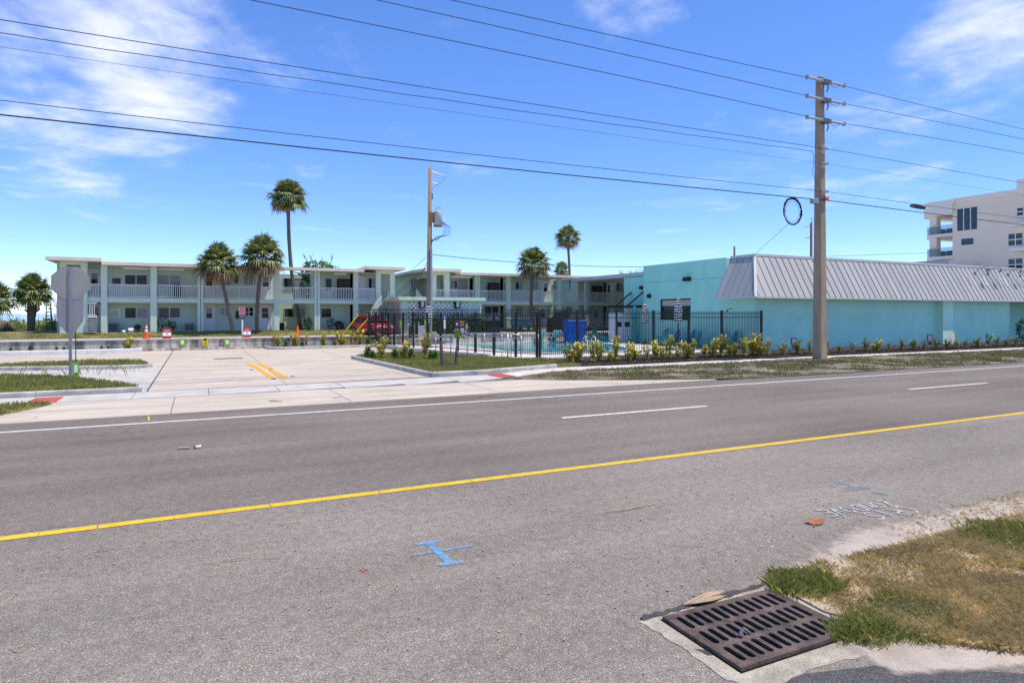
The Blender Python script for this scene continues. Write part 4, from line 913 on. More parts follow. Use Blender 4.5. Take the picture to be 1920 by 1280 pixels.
# ================================================================== POLES AND WIRES
PX,PY=28.1,22.35
pz=zY(1545,148,PY)
cpole=thing('power_pole','tall tapering square concrete power pole beside the pavement','utility pole',(PX,PY,0))
b_,t_=.265,.155
s=MB(); ch=.06
def sq(h,z,c): return [(-h+c,-h,z),(h-c,-h,z),(h,-h+c,z),(h,h-c,z),(h-c,h,z),(-h+c,h,z),(-h,h-c,z),(-h,-h+c,z)]
V=[(PX+x,PY+y,z) for x,y,z in sq(b_,-.3,.05)+sq(t_,pz,.04)]
s.add(V,[tuple(range(8,16)),tuple(range(7,-1,-1))]+[(i,(i+1)%8,8+(i+1)%8,8+i) for i in range(8)]); s.build('shaft','pole_conc',cpole)
def wire_z(px,py): return zY(px,py,PY-.3)
SP=60.0
def wires(name,label,zp,smp,r=.013,yo=-.3,x_gap=(0,0),mat_='wire',right=True,wob=0):
    px,py=smp; xs_=xY(px,PY+yo); zs_=zY(px,py,PY+yo); t=(PX-xs_)/SP; sag=(zp-zs_)/(4*t*(1-t))
    pts=[]
    for i in range(41):
        q=i/40; X=PX-x_gap[0]-(SP-x_gap[0])*q; tt=(PX-X)/SP; pts.append((X,PY+yo,zp-4*sag*tt*(1-tt)+wob*math.sin(i*2.1)))
    m=MB().tube(pts,r,5)
    if right:
        pts=[]
        for i in range(31):
            q=i/30; X=PX+x_gap[1]+(SP-x_gap[1])*q; tt=(X-PX)/SP; pts.append((X,PY+yo,zp-4*sag*tt*(1-tt)))
        m.tube(pts,r,5)
    return one(m,name,mat_,label,'wire','overhead wires on the concrete pole',base=(PX,PY+yo,zp))
Z1,Z2,Z3=[zY(1552,y,PY-.35) for y in (154,188.5,227)]
for i,(z,smp,nm) in enumerate(((Z1,(845,0),'topmost'),(Z2,(705,0),'second highest'),(Z3,(468,0),'third highest'))):
    wires('overhead_wire',f'{nm} overhead wire of the concrete pole, held by pale insulators',z,smp,.014,-.35,(1.35,1.35))
    ia=thing('line_insulator',f'pair of pale grey strain insulators of the {nm} wire on the concrete pole','insulator',(PX,PY-.35,z))
    for sg in (-1,1):
        n0=MB().tube([(PX+sg*.25,PY-.35,z-sg*.0),(PX+sg*1.35,PY-.35,z)],.066,8).build('rod','insul',ia)
        for q in (.3,1.33): MB().lathe([(.085,-.09),(.09,0),(.085,.09)],(PX+sg*q,PY-.35,z),8).build('end_fitting','galv',n0)
    MB().ob((PX,PY-.34,z),(.55,.16,.2)).build('clamp','scrap',ia); MB().ob((PX+.1,PY-.26,z-.04),(.12,.2,.18)).build('bracket','galv',ia)
    MB().tube([(PX+.2,PY-.4,z-.06),(PX+.35,PY-.42,z-.2),(PX+.7,PY-.4,z-.22),(PX+1.0,PY-.37,z-.05)],.012,5).build('jumper','wire',ia)
    MB().tube([(PX+.1,PY-.36,z-.1),(PX+.14,PY-.38,z-.3),(PX+.05,PY-.36,z-.5)],.03,5).build('arrester','black_metal',ia)
W=lambda px,py:zY(px,py,PY-.3)
wires('overhead_wire','thick plain overhead wire just below the insulators of the concrete pole',W(1535,276.5),(0,37),.013)
wires('overhead_wire','hair-thin overhead wire halfway down the concrete pole',W(1535,305),(0,88),.006)
wires('overhead_wire','upper of the two low overhead cables on the concrete pole',W(1535,357.5),(0,188),.012)
wires('overhead_wire','thickest and lowest overhead cable on the concrete pole',W(1535,374),(0,215),.022)
tw=wires('overhead_wire','twisted overhead wire that ends loose beside the concrete pole',W(1512,281),(0,62),.012,-.3,(1.0,0),right=False,wob=.012)
zl=W(1512,281); xl=xY(1512,PY-.3)
le=MB().tube([(PX-1.0,PY-.3,zl),(PX-.8,PY-.3,zl-.15),(PX-.85,PY-.3,zl-.8),(PX-.9,PY-.3,zl-1.1),(PX-.5,PY-.3,zl-1.7)],.01,5); le.build('loose_end','wire',tw)
for z in (W(1535,276.5),W(1535,305),W(1535,357.5)):
    MB().ob((PX,PY-.29,z),(.45,.1,.1)).build('wire_clamp','galv',cpole)
MB().ob((PX+.1,PY-.3,W(1550,372)),(.25,.1,.14)).build('orange_tag','orange',cpole)
MB().bbox(PX-1.0,PX-.55,PY-.42,PY-.2,W(1510,380),W(1510,371),.03).build('splice_case','galv',cpole)
ck=MB(); cc=Vector((xY(1488,PY-.45),PY-.4,W(1488,397)))
for i in range(7):
    rr=(.66,.648,.636,.625,.612,.60,.50)[i]; pts=[cc+Vector((rr*(.93+.03*random.random())*math.cos(a)+random.uniform(-.03,.03)+.02*i,.02*i,rr*math.sin(a))) for a in np.linspace(0,2*math.pi,30)]
    ck.tube(pts,.019 if i<6 else .009,5,False)
one(ck,'cable_coil','wire','large black coil of spare cable hanging left of the concrete pole','cable coil','cable coils')
ck=MB(); c2=Vector((xY(1720,PY-.3),PY-.3,zY(1720,389,PY-.3)))
for i in range(5): ck.tube([c2+Vector((.62*math.cos(a)+.02*i,.15*math.sin(a),.10*math.sin(a)+.02*i)) for a in np.linspace(0,2*math.pi,24)],.02,5,False)
one(ck,'cable_coil','wire','small flattened cable coil on the cable right of the concrete pole','cable coil','cable coils')

# wooden pole with transformer
wx,wy=xY(804,43.0),43.0; wt=zY(808,315,43.0)
wp=thing('wooden_pole','weathered wooden utility pole carrying a grey transformer behind the fence','utility pole',(wx,wy,0))
MB().tube([(wx,wy,-.3),(wx+.02,wy,3),(wx+.10,wy,wt)],[.20,.19,.13],12).build('shaft','pole_wood',wp,True)
MB().box(wx+.03,wx+.17,wy-.26,wy-.15,.1,6.8).build('conduit_riser','galv',wp)
def wz(py): return zY(805,py,wy)
tcx,tcy=wx+.62,wy-.15
tf=MB().lathe([(.24,0),(.30,.03),(.30,1.0),(.27,1.06),(.1,1.12)],(tcx,tcy,wz(424)),16).build('transformer','transf',wp,True)
MB().lathe([(.32,-.02),(.32,.05)],(tcx,tcy,wz(424)),16).build('rust_band','rust',tf); MB().ob((tcx-.38,tcy,wz(408)),(.5,.14,.7)).build('hanger','rust',tf)
for dx in (-.14,.02,.16): MB().lathe([(.05,0),(.03,.08),(.05,.12),(.03,.2),(.04,.3)],(tcx+dx,tcy,wz(424)+1.08),8).build('bushing','insul',tf)
MB().bbox(wx+.12,wx+.26,wy-.1,wy+.05,wz(374),wz(362),.02).build('cutout','black_metal',wp)
lw=MB()
for y0,y1,dx in ((318,327,1.2),(338,348,1.1)):
    MB().tube([(wx+.15,wy,wz(y0+3)),(wx+.6,wy,wz(y0+6)),(wx+dx,wy,wz(y1))],[.03,.045,.02],6).build('line_arm','galv',wp)
lw.tube([(wx+1.2,wy,wz(327)),(wx+1.0,wy,wz(338)),(wx+.35,wy,wz(350)),(wx+.2,wy,wz(362))],.012,5)
lw.build('cutout_lead','wire',wp)
for i in range(5):
    a=.12*i; MB().tube([(wx+.7+a*.4,wy-.2,wz(414)),(wx+1.05+a,wy-.25,wz(425)),(wx+.95+a,wy-.25,wz(440)),(wx+.5,wy-.2,wz(451-2*i)),(wx+.15,wy-.15,wz(449+1.5*i))],.016,5).build('transformer_lead','wire',wp)
sw=MB(); ex,ey,ez=BX+.1,39.8,TZ-.1
for i in range(1): sw.tube([(wx+.15+(ex-wx-.15)*t,wy+(ey-wy)*t,wz(477)+(zX(1213,500,BX)-wz(477))*t-.9*t*(1-t)) for t in np.linspace(0,1,16)],.022,5)
one(sw,'service_wire','wire','black service wire from the wooden pole to the turquoise building','wire')
sw=MB(); mtx,mty,mtz=x_(808)-.1,56.9,4.9
sw.tube([(wx-.1+(mtx-wx+.1)*t,wy+(mty-wy)*t,wz(490)+(mtz-wz(490))*t-1.6*t*(1-t)) for t in np.linspace(0,1,12)],.02,5)
sw.tube([(wx-.1+(cx0-wx+.1)*t,wy+(cy0-wy)*t,wz(520)+(3.5-wz(520))*t-.7*t*(1-t)) for t in np.linspace(0,1,12)],.02,5)
one(sw,'service_drop','wire','drooping service cables from the wooden pole to the motel meters','wire')
# guy wires with yellow guards
for i,(pa,pb,zt) in enumerate((((672,590),(627,641),wz(480)),((696,591),(645,637),wz(500)))):
    Y0=44.6; A=Vector((xY(pb[0],Y0),Y0,.12)); T=Vector((wx-.1,wy,zt)); 
    dirv=(T-A).normalized(); ex_=xY(pa[0],Y0-.2); tt=(ex_-A.x)/dirv.x
    gw=thing('guy_wire',('left' if i==0 else 'right')+'-hand guy wire of the wooden pole with a bright yellow guard','guy wire',tuple(A),group='guy wires of the wooden pole')
    MB().tube([A,T],.008,5).build('cable','wire',gw); zz=zY(pa[0],pa[1],Y0-.2); gd=Vector((ex_,Y0-.2,zz))
    MB().tube([A,gd],.045,8).build('yellow_guard','yellow_plastic',gw); MB().tube([gd,T],.007,5).build('cable','wire',gw)
# far poles
for px_,py0,yy,lab,wd in ((1521,418,60,'distant wooden pole with short crossarms right behind the concrete pole',.2),(1377,462,75,'distant stub of a wooden pole above the turquoise parapet',.18)):
    X=xY(px_,yy); z=zY(px_,py0,yy); p=thing('distant_pole',lab,'utility pole',(X,yy,0)); MB().tube([(X,yy,0),(X,yy,z)],[wd,wd*.8],8).build('shaft','pole_wood',p)
    if px_==1521:
        for dz in (.4,1.9): MB().tube([(X,yy,z-dz),(X-.5,yy,z-dz-.08),(X-1.4,yy,z-dz-.2)],[.05,.06,.03],5).build('arm','galv',p)
        MB().tube([(X+.1,yy,z),(X+.15,yy,z+.7)],.06,5).build('top_pin','galv',p)
fw=MB(); fw.tube([(xY(1545,70)+q*80,70,zY(1545,481,70)+q*5.0) for q in np.linspace(0,1,8)],.03,5); one(fw,'distant_wire','wire','thin wire rising behind the metal roof toward the white apartment block','wire')
fw=MB(); fw.tube([Vector((BX+.6,BY+.6,TZ+.1)).lerp(cc+Vector((-.2,0,-.55)),q) for q in (0,.5,1)],.01,5); one(fw,'drop_wire','wire','thin wire from the roof corner up to the big cable coil','wire')

# ================================================================== VEGETATION
def frond(mb,base,dr,plen,fr,droop,nl=15,w=.055):
    d=Vector(dr).normalized(); up=Vector((0,0,1)); side=d.cross(up)
    if side.length<.1: side=Vector((1,0,0))
    side.normalize(); nrm_=side.cross(d).normalized()
    tip=base+d*plen+Vector((0,0,-droop*plen*.25))
    mb.tube([base,base+d*plen*.5,tip],[.022,.016,.012],3,False)
    for i in range(nl):
        a=R(-118+236*i/(nl-1)); l=fr*(1-.28*abs(a)/2.1)*random.uniform(.85,1.1)
        v_=(d*math.cos(a)+side*math.sin(a))
        mid=tip+v_*l*.55+nrm_*.06*l; end=tip+v_*l+Vector((0,0,-l*droop*random.uniform(.5,1.1)))
        pr=v_.cross(nrm_).normalized()*w*.5
        mb.add([tip,mid-pr,mid+pr,end],[(0,1,3,2)])
def palm(name,label,base,top,r0,r1,cr,bend=(0,0),seed=1,n=46,boots=False,skirt=14,group='cabbage palms'):
    n=int(n*1.35)
    random.seed(seed); B=Vector(base); T=Vector(top)
    t=thing(name,label,'palm tree',base,group=group)
    pts=[];rs=[];m_=14
    for i in range(m_+1):
        q=i/m_; p=B.lerp(T,q)+Vector((bend[0],bend[1],0))*math.sin(math.pi*q)+Vector((random.uniform(-.012,.012),random.uniform(-.012,.012),0)); pts.append(p)
        rs.append((r0+(r1-r0)*q)*(1 if boots else .68)*(1+.12*(q<.05)+random.uniform(-.05,.05)))
    pts[0].z-=.15
    MB().tube(pts,rs,10).build('trunk','palm_trunk',t,True)
    C=T+Vector((0,0,.22*cr/1.6)); g=MB(); dd=MB()
    for i in range(n):
        q=(i+.5)/n; el=R(88-122*q**.80)+random.uniform(-.12,.12); az=i*2.39996+random.uniform(-.25,.25)
        d=(math.cos(el)*math.cos(az),math.cos(el)*math.sin(az),math.sin(el))
        L_=cr*1.13*random.uniform(.82,1.1)
        frond(g if q<.80 or random.random()<.35 else dd,C,d,L_*.52,L_*.50,.20+.38*q,19,.068*cr)
    for i in range(int(skirt*.75)):
        az=i*2.4+random.random(); el=R(random.uniform(-70,-30)); frond(dd,C-Vector((0,0,.1)),(math.cos(el)*math.cos(az),math.cos(el)*math.sin(az),math.sin(el)),cr*.40,cr*.36,.3,10,.065*cr)
    g.build('crown','palm_green',t); dd.build('dead_fronds','palm_dead',t)
    if boots:
        bt=MB()
        for i in range(70):
            q=random.uniform(.52,.97); p=B.lerp(T,q); az=random.random()*6.28; o=Vector((math.cos(az),math.sin(az),0)); bt.bar(p+o*r1*.7-Vector((0,0,.12)),p+o*(r1+.16)+Vector((0,0,.16)),.09,.03)
        bt.build('leaf_boots','palm_trunk',t)
    return t
def at(px,py,Y): return (xY(px,Y),Y,zY(px,py,Y))
def lz(Y): return .685+.275*(min(max(Y,48.6),51.9)-48.6)/3.3
def pb(px,Y): return (xY(px,Y),Y,lz(Y))
palm('cabbage_palm','cabbage palm with a curved leaning trunk before the motel, third palm from left',pb(438,50),at(409,500,50),.20,.17,1.62,(.05,0),2)
x,y,z=pb(438,50)
palm('cabbage_palm','stout cabbage palm with the fullest crown beside the white motel doors',pb(482,50.5),at(492,488,50.5),.21,.19,1.75,(-.12,0),3)
palm('cabbage_palm','tallest cabbage palm, its slim trunk rising through the left motel roof',(xY(564,55),55,1.0),at(540,375,55),.24,.20,1.62,(-.28,0),4,n=52,skirt=22)
palm('cabbage_palm','cabbage palm with a leaning trunk in front of the right motel wing',pb(1004.5,49.2),at(1001,500,49.2),.24,.19,1.62,(-.36,0),5)
palm('cabbage_palm','tall cabbage palm rising through the roof of the right motel wing',(xY(1077,55),55,1.0),at(1065,450,55),.20,.17,1.42,(-.1,0),6,n=40,skirt=16)
palm('cabbage_palm','smallest palm crown just showing over the right motel roof',(xY(1053,68),68,1.0),at(1053,509,68),.2,.17,1.15,(0,0),8,n=34,skirt=8)
palm('cabbage_palm','short stocky cabbage palm on the dune, left of the motel end wall',(xY(57,58),58,.98),at(62,552,58),.22,.34,1.42,(0,0),9,n=54,boots=True,skirt=12)
palm('cabbage_palm','cabbage palm cut off by the left edge of the photo',(xY(-14,57),57,.98),at(-14,566,57),.22,.25,1.5,(0,0),10,n=50,boots=True)
random.seed(21)
# courtyard tree with bare twigs
tt_=thing('courtyard_tree','dense green tree with bare twigs rising through the left motel roof','tree',(xY(597,55.2),55.2,1.0)); tx_=xY(597,55.2)
MB().tube([(tx_,55.2,.9),(tx_+.1,55.2,3),(tx_-.1,55.2,5.4)],[.16,.12,.08],8).build('trunk','bark_grey',tt_)
lf=MB()
for c,r_,n_ in (((tx_-.1,55.2,6.1),(1.35,.8,.55),380),((tx_-.3,55.2,5.5),(1.25,.8,.75),260),((tx_+1.0,55.2,5.8),(1.0,.7,.55),170),((tx_-.6,55.1,4.6),(.9,.6,1.0),230),((tx_-.9,55.1,3.9),(.5,.5,.6),90)): leafcloud(lf,*c,*r_,n_,.30)
lf.build('crown','leaf_green',tt_)
tw_=MB()
for px_,py_ in ((569,476),(581,478),(603,486),(624,480),(615,492),(572,490)):
    e=Vector(at(px_,py_,55.2)); s0=Vector((tx_+(e.x-tx_)*.5,55.2,5.4)); tw_.tube([s0,s0.lerp(e,.5)+Vector((.1,0,.1)),e],[.04,.03,.02],5)
    for k in range(2): tw_.tube([s0.lerp(e,.8),e+Vector((random.uniform(-.3,.3),0,random.uniform(-.1,.3)))],[.02,.012],4)
tw_.build('bare_twigs','bark_grey',tt_)
# bare shrub behind the turquoise corner
bs_=thing('bare_shrub','leafless grey shrub above the roof beside the turquoise wall','shrub',(xY(1192,66),66,1.0)); tw_=MB(); X=xY(1192,66)
for i in range(34):
    a=random.uniform(-1,1); e=Vector((X+a*2.1,66+random.uniform(-.8,.8),zY(1192,random.uniform(502,516),66))); s0=Vector((X+a*.4,66,1.0)); tw_.tube([s0,s0.lerp(e,.6)+Vector((random.uniform(-.2,.2),0,.2)),e],[.06,.04,.015],4)
    for k in range(3): tw_.tube([s0.lerp(e,.8),e+Vector((random.uniform(-.5,.5),0,random.uniform(-.3,.2)))],[.02,.01],3)
tw_.build('branches','bark_grey',bs_)
# dune vegetation and sea oats
dv=MB()
for i in range(130):
    X=random.uniform(-24,-9.0); Y=random.uniform(60,68); h=random.uniform(.35,.95); leafcloud(dv,X,Y,.9+h*.5,.6,.6,h*.6,55,.24)
for i in range(900):
    X=random.uniform(-24,-8.8); Y=random.uniform(59,66); h=random.uniform(.5,1.3); l_=random.uniform(-.3,.3); dv.add([(X-.02,Y,.9),(X+.02,Y,.9),(X+l_,Y,.9+h)],[(0,1,2)])
tag(dv.build('dune_scrub','dune'),'green dune scrub beyond the lawn left of the motel','scrub',kind='stuff')
so=MB()
for i in range(70):
    X=random.uniform(-24,-9); Y=random.uniform(60,64); h=random.uniform(1.7,2.6); l_=random.uniform(-.4,.4)
    so.tube([(X,Y,1),(X+l_*.4,Y,1+h*.7),(X+l_,Y,1+h)],.012,3)
    so.tube([(X+l_,Y,1+h),(X+l_*1.4+.1,Y,1+h-.05),(X+l_*1.6+.2,Y,.8+h)],[.03,.05,.01],4)
tag(so.build('sea_oats','palm_dry'),'thin dry seed heads of sea oats above the dune scrub','sea oats',kind='stuff')
one(MB().lathe([(.75,0),(.72,.3),(.5,.62),(.2,.75)],(xY(4,60),60,.95),12),'brush_heap','stem','low brown rounded brush heap at the left edge by the dune','brush heap',smooth=True)
# crotons
def croton(seed,nst,h,sp,lm,nl=34,low=True):
    nl=int(nl*2.1); sp*=1.15
    random.seed(seed); st=MB(); lf=MB()
    for k in range(nst):
        az=2*math.pi*k/nst+random.uniform(-.5,.5); hh=h*random.uniform(.55,1.0) if k else h; r_=sp*random.uniform(.3,1) if k else sp*.2
        e=Vector((math.cos(az)*r_,math.sin(az)*r_,hh)); st.tube([(0,0,-.03),tuple(e*.5+Vector((0,0,.05))),tuple(e)],[.018,.014,.008],5)
        for i in range(nl):
            q=random.uniform(.12,1.0)**.7; p=e*q+Vector((random.gauss(0,.045),random.gauss(0,.045),random.gauss(0,.03))); a2=random.random()*6.28; tl=random.uniform(-.2,.95)
            d=Vector((math.cos(a2)*math.cos(tl),math.sin(a2)*math.cos(tl),math.sin(tl))); L_=random.uniform(.11,.19); s=d.cross(Vector((0,0,1))).normalized()*L_*.30; n_=s.cross(d).normalized()
            lf.add([p,p+d*L_*.5-s+n_*.012,p+d*L_,p+d*L_*.5+s+n_*.012],[(0,1,2,3)])
    if low:
        for i in range(70):
            a2=random.random()*6.28; p=Vector((math.cos(a2)*.1,math.sin(a2)*.1,.02)); d=Vector((math.cos(a2),math.sin(a2),random.uniform(.4,1.4))).normalized(); L_=random.uniform(.16,.28); s=d.cross(Vector((0,0,1))).normalized()*.02
            lf.add([p-s,p+d*L_,p+s],[(0,1,2)])
    return st.mesh('stems','stem'),lf.mesh('leaves',lm)
CR={'y':[croton(31,4,.95,.36,'croton'),croton(32,5,.8,.42,'croton'),croton(33,3,1.1,.28,'croton')],'d':[croton(41,3,.85,.3,'croton_dark',28),croton(42,4,.8,.34,'croton_dark',26),croton(43,2,.95,.25,'croton_dark',34)],'s':[croton(51,2,.45,.2,'leaf_green',22)]}
def shrub(px,py,kind,v_,scale,label,group,z=.05,name='croton_shrub',cat='shrub'):
    x,y=G(px,py,z) if py else px
    t=thing(name,label,cat,(x,y,z),random.uniform(0,6.28),group,world=False); s,l_=CR[kind][v_%len(CR[kind])]
    for me,nm in ((s,'stems'),(l_,'leaves')): inst(me,nm,t,(0,0,0))
    t.scale=(scale,scale,scale*random.uniform(.92,1.08)); return t
random.seed(77)
HX=[1068,1083,1112,1122,1143,1154,1178,1189,1213,1228,1243,1255,1270,1288,1299,1322,1336,1352,1368,1377,1396,1412,1424,1438,1468,1497,1518,1550,1573,1597,1622,1643,1667,1690,1713,1733,1754,1775,1795,1811,1834,1852,1871,1888,1905]
HX=sorted(HX)
for i,p in enumerate(HX):
    yel=p<1445; base=685-(p-1068)*.0335-(1 if i%2 else -.6) if p<1445 else 674.5-(p-1445)*.0485
    yy=24.75 if p>=1445 else 24.9+(.45 if i%2 else 0)
    X=xY(p,yy); sc_=(.92 if yel else .8)*random.uniform(.68,1.2)
    side='in the mulch before the black pool fence' if p<1415 else 'in the mulch before the turquoise front wall'
    k_=i if p<1415 else i-len([q for q in HX if q<1415])
    shrub((X,yy),None,'y' if yel or i%7==3 else 'd',i,sc_,f'{"yellow" if yel else "mottled green"} croton shrub {side}, {ordn(k_)} from the left','roadside croton shrubs')
for i,(p,s_) in enumerate(((521,.95),(553,.95),(575,.7),(608,.85),(640,1.0),(658,.85),(674,1.05))):
    Y=44.0; shrub((xY(p,Y),Y),None,'y',i,s_,f'yellow croton shrub in the kerbed bed below the retaining wall, {ordn(i)} from the left','shrubs below the retaining wall',z=.10)
for i,(p,s_) in enumerate(((535,.9),(566,.7),(627,.8),(690,1.2))):
    Y=43.9; shrub((xY(p,Y),Y),None,'s',i,s_,f'low green tuft in the kerbed bed below the retaining wall, {ordn(i)} from the left','green tufts below the wall',z=.10,name='grass_tuft',cat='plant')
shrub((xY(240,44.2),44.2),None,'y',1,.82,'bushy yellow croton growing alone at the left foot of the retaining wall','shrubs at the left wall',z=.16)
for i,(p,s_) in enumerate(((20,.5),(57,.75),(106,.55),(120,.5),(190,.5),(204,.5))):
    shrub((xY(p,44.4),44.4),None,'s',i,s_,f'small green weed at the left foot of the retaining wall, {ordn(i)} from the left','weeds at the left wall',z=.16,name='wall_weed',cat='plant')
for i,(p,q,k_,s_) in enumerate(((716,671,'y',.95),(757,671.5,'y',.9),(797,672,'y',1.0))):
    shrub(p,q,k_,i,s_,f'{ORD[i]} yellow croton from the left on the kerbed grass island','crotons on the grass island',z=.12)
for i,(p,q,s_) in enumerate(((690,670.5,1.15),(698,671,.8),(740,671.5,1.0),(771,672,1.0),(808,673,.9),(817,673,.8))):
    shrub(p,q,'s',i,s_,f'{ORD[i]} green grass tuft from the left on the kerbed island','tufts on the grass island',z=.12,name='grass_tuft',cat='plant')
# big dark shrub at the right end
db=thing('dark_shrub','large dark green shrub in the shaded wall recess at the right edge','shrub',(xY(1922,BY-.5),BY-.5,.05)); lf=MB(); leafcloud(lf,xY(1922,BY-.5),BY-.5,.95,.8,.6,.95,420,.2); lf.build('foliage','leaf_dark',db); X=xY(1922,BY-.5); MB().tube([(X,BY-.5,0),(X+.1,BY-.5,1)],[.05,.02],5).build('stem','stem',db)
# pruned young palm stumps on the island
yp=thing('young_palm','two cut stumps of a young palm with a few green fronds on the island','palm tree',(9.4,25.4,.1))
a=Vector((9.25,25.5,.08)); b=Vector((9.75,25.35,.08))
MB().tube([a,a+Vector((-.08,0,.5)),a+Vector((-.10,0,.95))],[.10,.085,.06],8).build('stump','palm_trunk',yp); MB().tube([b,b+Vector((.02,0,.6)),b+Vector((.12,0,1.15))],[.075,.06,.045],8).build('stump','palm_trunk',yp)
MB().lathe([(.55,0),(.4,.05),(.15,.09)],(9.5,25.4,.09),14).build('mulch_ring','mulch',yp)
lf=MB()
for i in range(7):
    el=R(random.uniform(5,75)); az=random.random()*6.28; frond(lf,b+Vector((.12,0,1.15)),(math.cos(el)*math.cos(az)-.3,math.cos(el)*math.sin(az),math.sin(el)),.22,.32,.3,7,.05)
lf.build('fronds','leaf_green',yp)

# ================================================================== FENCES
def fence(name,label,pts,zb,zt,thick=.075,cat='fence',pick=.028,spacing=.118,tall_posts=.05):
    t=thing(name,label,cat,(pts[0][0],pts[0][1],zb))
    pm=MB().box(-pick/2,pick/2,-pick/2,pick/2,.10,zt-zb).mesh('picket','black_metal')
    po=MB().bbox(-thick/2,thick/2,-thick/2,thick/2,-.05,zt-zb+tall_posts,.01).mesh('post','black_metal')
    for p in pts: inst(po,'post',t,(p[0],p[1],zb),(0,0,math.atan2(pts[-1][1]-pts[0][1],pts[-1][0]-pts[0][0])))
    for (x0,y0),(x1,y1) in zip(pts[:-1],pts[1:]):
        L_=math.hypot(x1-x0,y1-y0); an=math.atan2(y1-y0,x1-x0); n_=max(2,round(L_/spacing))
        for z in (zb+.20,zt-.36,zt-.14):
            MB().bar((x0,y0,z),(x1,y1,z),.032,.04).build('rail','black_metal',t)
        for i in range(1,n_): inst(pm,'picket',t,(x0+(x1-x0)*i/n_,y0+(y1-y0)*i/n_,zb),(0,0,an))
    return t
FX=[xY(p,28.4) for p in (1013,1083,1157,1226.5,1292.5,1354.5)]+[BX-.06]
fence('pool_fence','black metal picket fence along the mulch bed in front of the pool',[(x,28.45) for x in FX],.05,2.42,.10,pick=.021)
LP=[(10.65,44.35),(11.15,44.4),(11.6,44.42),(12.0,44.4),(12.25,43.7),(12.42,42.2),(12.6,40.4),(12.85,38.4),(13.1,36.6),(13.45,34.7),(13.8,32.9),(14.2,31.3),(14.75,29.8),(15.35,28.62)]
fence('side_fence','black metal picket fence running back beside the ramp, left side of the pool',LP,.06,2.3,.11,pick=.013,spacing=.14)
fence('terrace_fence','tall black picket fence on the retaining wall behind the pool',[(xY(p,45.15),45.15) for p in (694,723,773,821,867,913,960,1008,1056,1104)]+[(30.5,45.15)],.715,2.66,.06,pick=.024,spacing=.15)
# ramp handrails
rh=thing('ramp_handrail','brushed aluminium ramp handrail in front of the black side fence','handrail',(12.4,30.3,0))
def rail(pts,r=.028): return MB().tube(pts,r,8).build('rail','alu',rh,True)
A1=[G(805,664),G(845,671),G(876,674),G(912,673),G(952,677)]
Y_=30.2
def R3(px,py,Y): return (xY(px,Y),Y,zY(px,py,Y))
rail([R3(805,642,33),R3(803,632,33),R3(845,630.5,32),R3(872,629.5,31.2)]); rail([R3(803,642,33),R3(845,641.5,32)])
rail([R3(874,636,30.6),R3(870,635,30.6),R3(870,626,30.6),R3(876,624.6,30.5),R3(915,624.5,29.5),R3(953,626.5,28.3),R3(975,627.5,28.0),R3(976.5,629.5,28.0)],.03)
rail([R3(876,630,30.5),R3(915,629,29.5),R3(952,632,28.3),R3(986,634.5,27.9)])
rail([R3(905,624.4,31.5),R3(940,625,31.2),R3(1008,627,29.2),R3(1009,637,29.2)],.02)
for px_,top,bot,Y in ((817,631,668,32.8),(845,630,673,32),(876,624,674,30.5),(908,624,671,30.8),(952,626,677,28.3),(941,627,669,29.6),(958,627,674,29.0),(977,628,676,28.0),(1009,626,671,29.2)):
    X=xY(px_,Y); MB().tube([(X,Y,-.02),(X,Y,zY(px_,top,Y)-.01)],.035 if px_ in(876,952,908) else .026,8).build('upright','alu',rh,True)

# ================================================================== SIGNS
def plate(parent,px0,px1,py0,py1,Y,name,m,th=.01,dy=0):
    x0,x1=xY(px0,Y),xY(px1,Y); pm=(px0+px1)/2; return MB().box(x0,x1,Y-dy-th,Y-dy,zY(pm,py1,Y),zY(pm,py0,Y)).build(name,m,parent)
SY=26.07; sx_=xY(132,SY)
ss=thing('stop_sign','back of a grey octagonal sign and a pentagonal sign on a steel post, left','road sign',(sx_,SY,.1))
pl_=MB(); pw=.045
pl_.box(sx_-pw,sx_+pw,SY-.03,SY-.018,-.1,zY(132,500,SY)); pl_.box(sx_-pw,sx_-pw+.012,SY-.0179,SY+.02,-.1,zY(132,500.2,SY)); pl_.box(sx_+pw-.012,sx_+pw,SY-.0179,SY+.02,-.1,zY(132,500.2,SY)); pl_.build('post','galv',ss)
hol=MB().lathe([(.012,0),(.012,.004)],n=8).mesh('post_hole','pit')
z=.3
while z<zY(132,503,SY): inst(hol,'post_hole',ss,(sx_,SY-.0302,z),(R(90),0,0)); z+=.085
cz_=zY(132,530,SY); ro=.545
MB().extr([(sx_+ro/math.cos(R(22.5))*math.cos(R(22.5+45*k)),SY+.022,cz_+ro/math.cos(R(22.5))*math.sin(R(22.5+45*k))) for k in range(8)],(0,.006,0)).build('octagon_plate','octagon_back',ss)
x0,x1=xY(107,SY),xY(156,SY); zt,zm,zb_=zY(132,553,SY),zY(132,602,SY),zY(132,624,SY)
MB().extr([(x0,SY+.03,zt),(x1,SY+.03,zt),(x1,SY+.03,zm),(sx_+.12,SY+.03,zb_),(sx_-.12,SY+.03,zb_),(x0,SY+.03,zm)],(0,.006,0)).build('pentagon_plate','sign_back',ss)
for zz in (cz_+.3,cz_-.3,zt-.2,zm+.1): MB().lathe([(.016,0),(.016,.012),(.008,.016)],(sx_,SY-.031,zz),6).build('bolt','scrap',ss).rotation_euler=(0,0,0)
MB().bbox(xY(156,SY),xY(160.5,SY),SY+.03,SY+.06,zY(157,516,SY),zY(157,511.5,SY),.005).build('red_reflector','red_paint',ss)
TY=26.6; gx=xY(142,TY); gs=thing('yard_sign','green panel with white patch on a thin stake beside the steel sign post','yard sign',(gx,TY,.1),group='green notices')
MB().tube([(gx,TY,0),(gx,TY,zY(142,615,TY))],.016,6).build('stake','black_metal',gs)
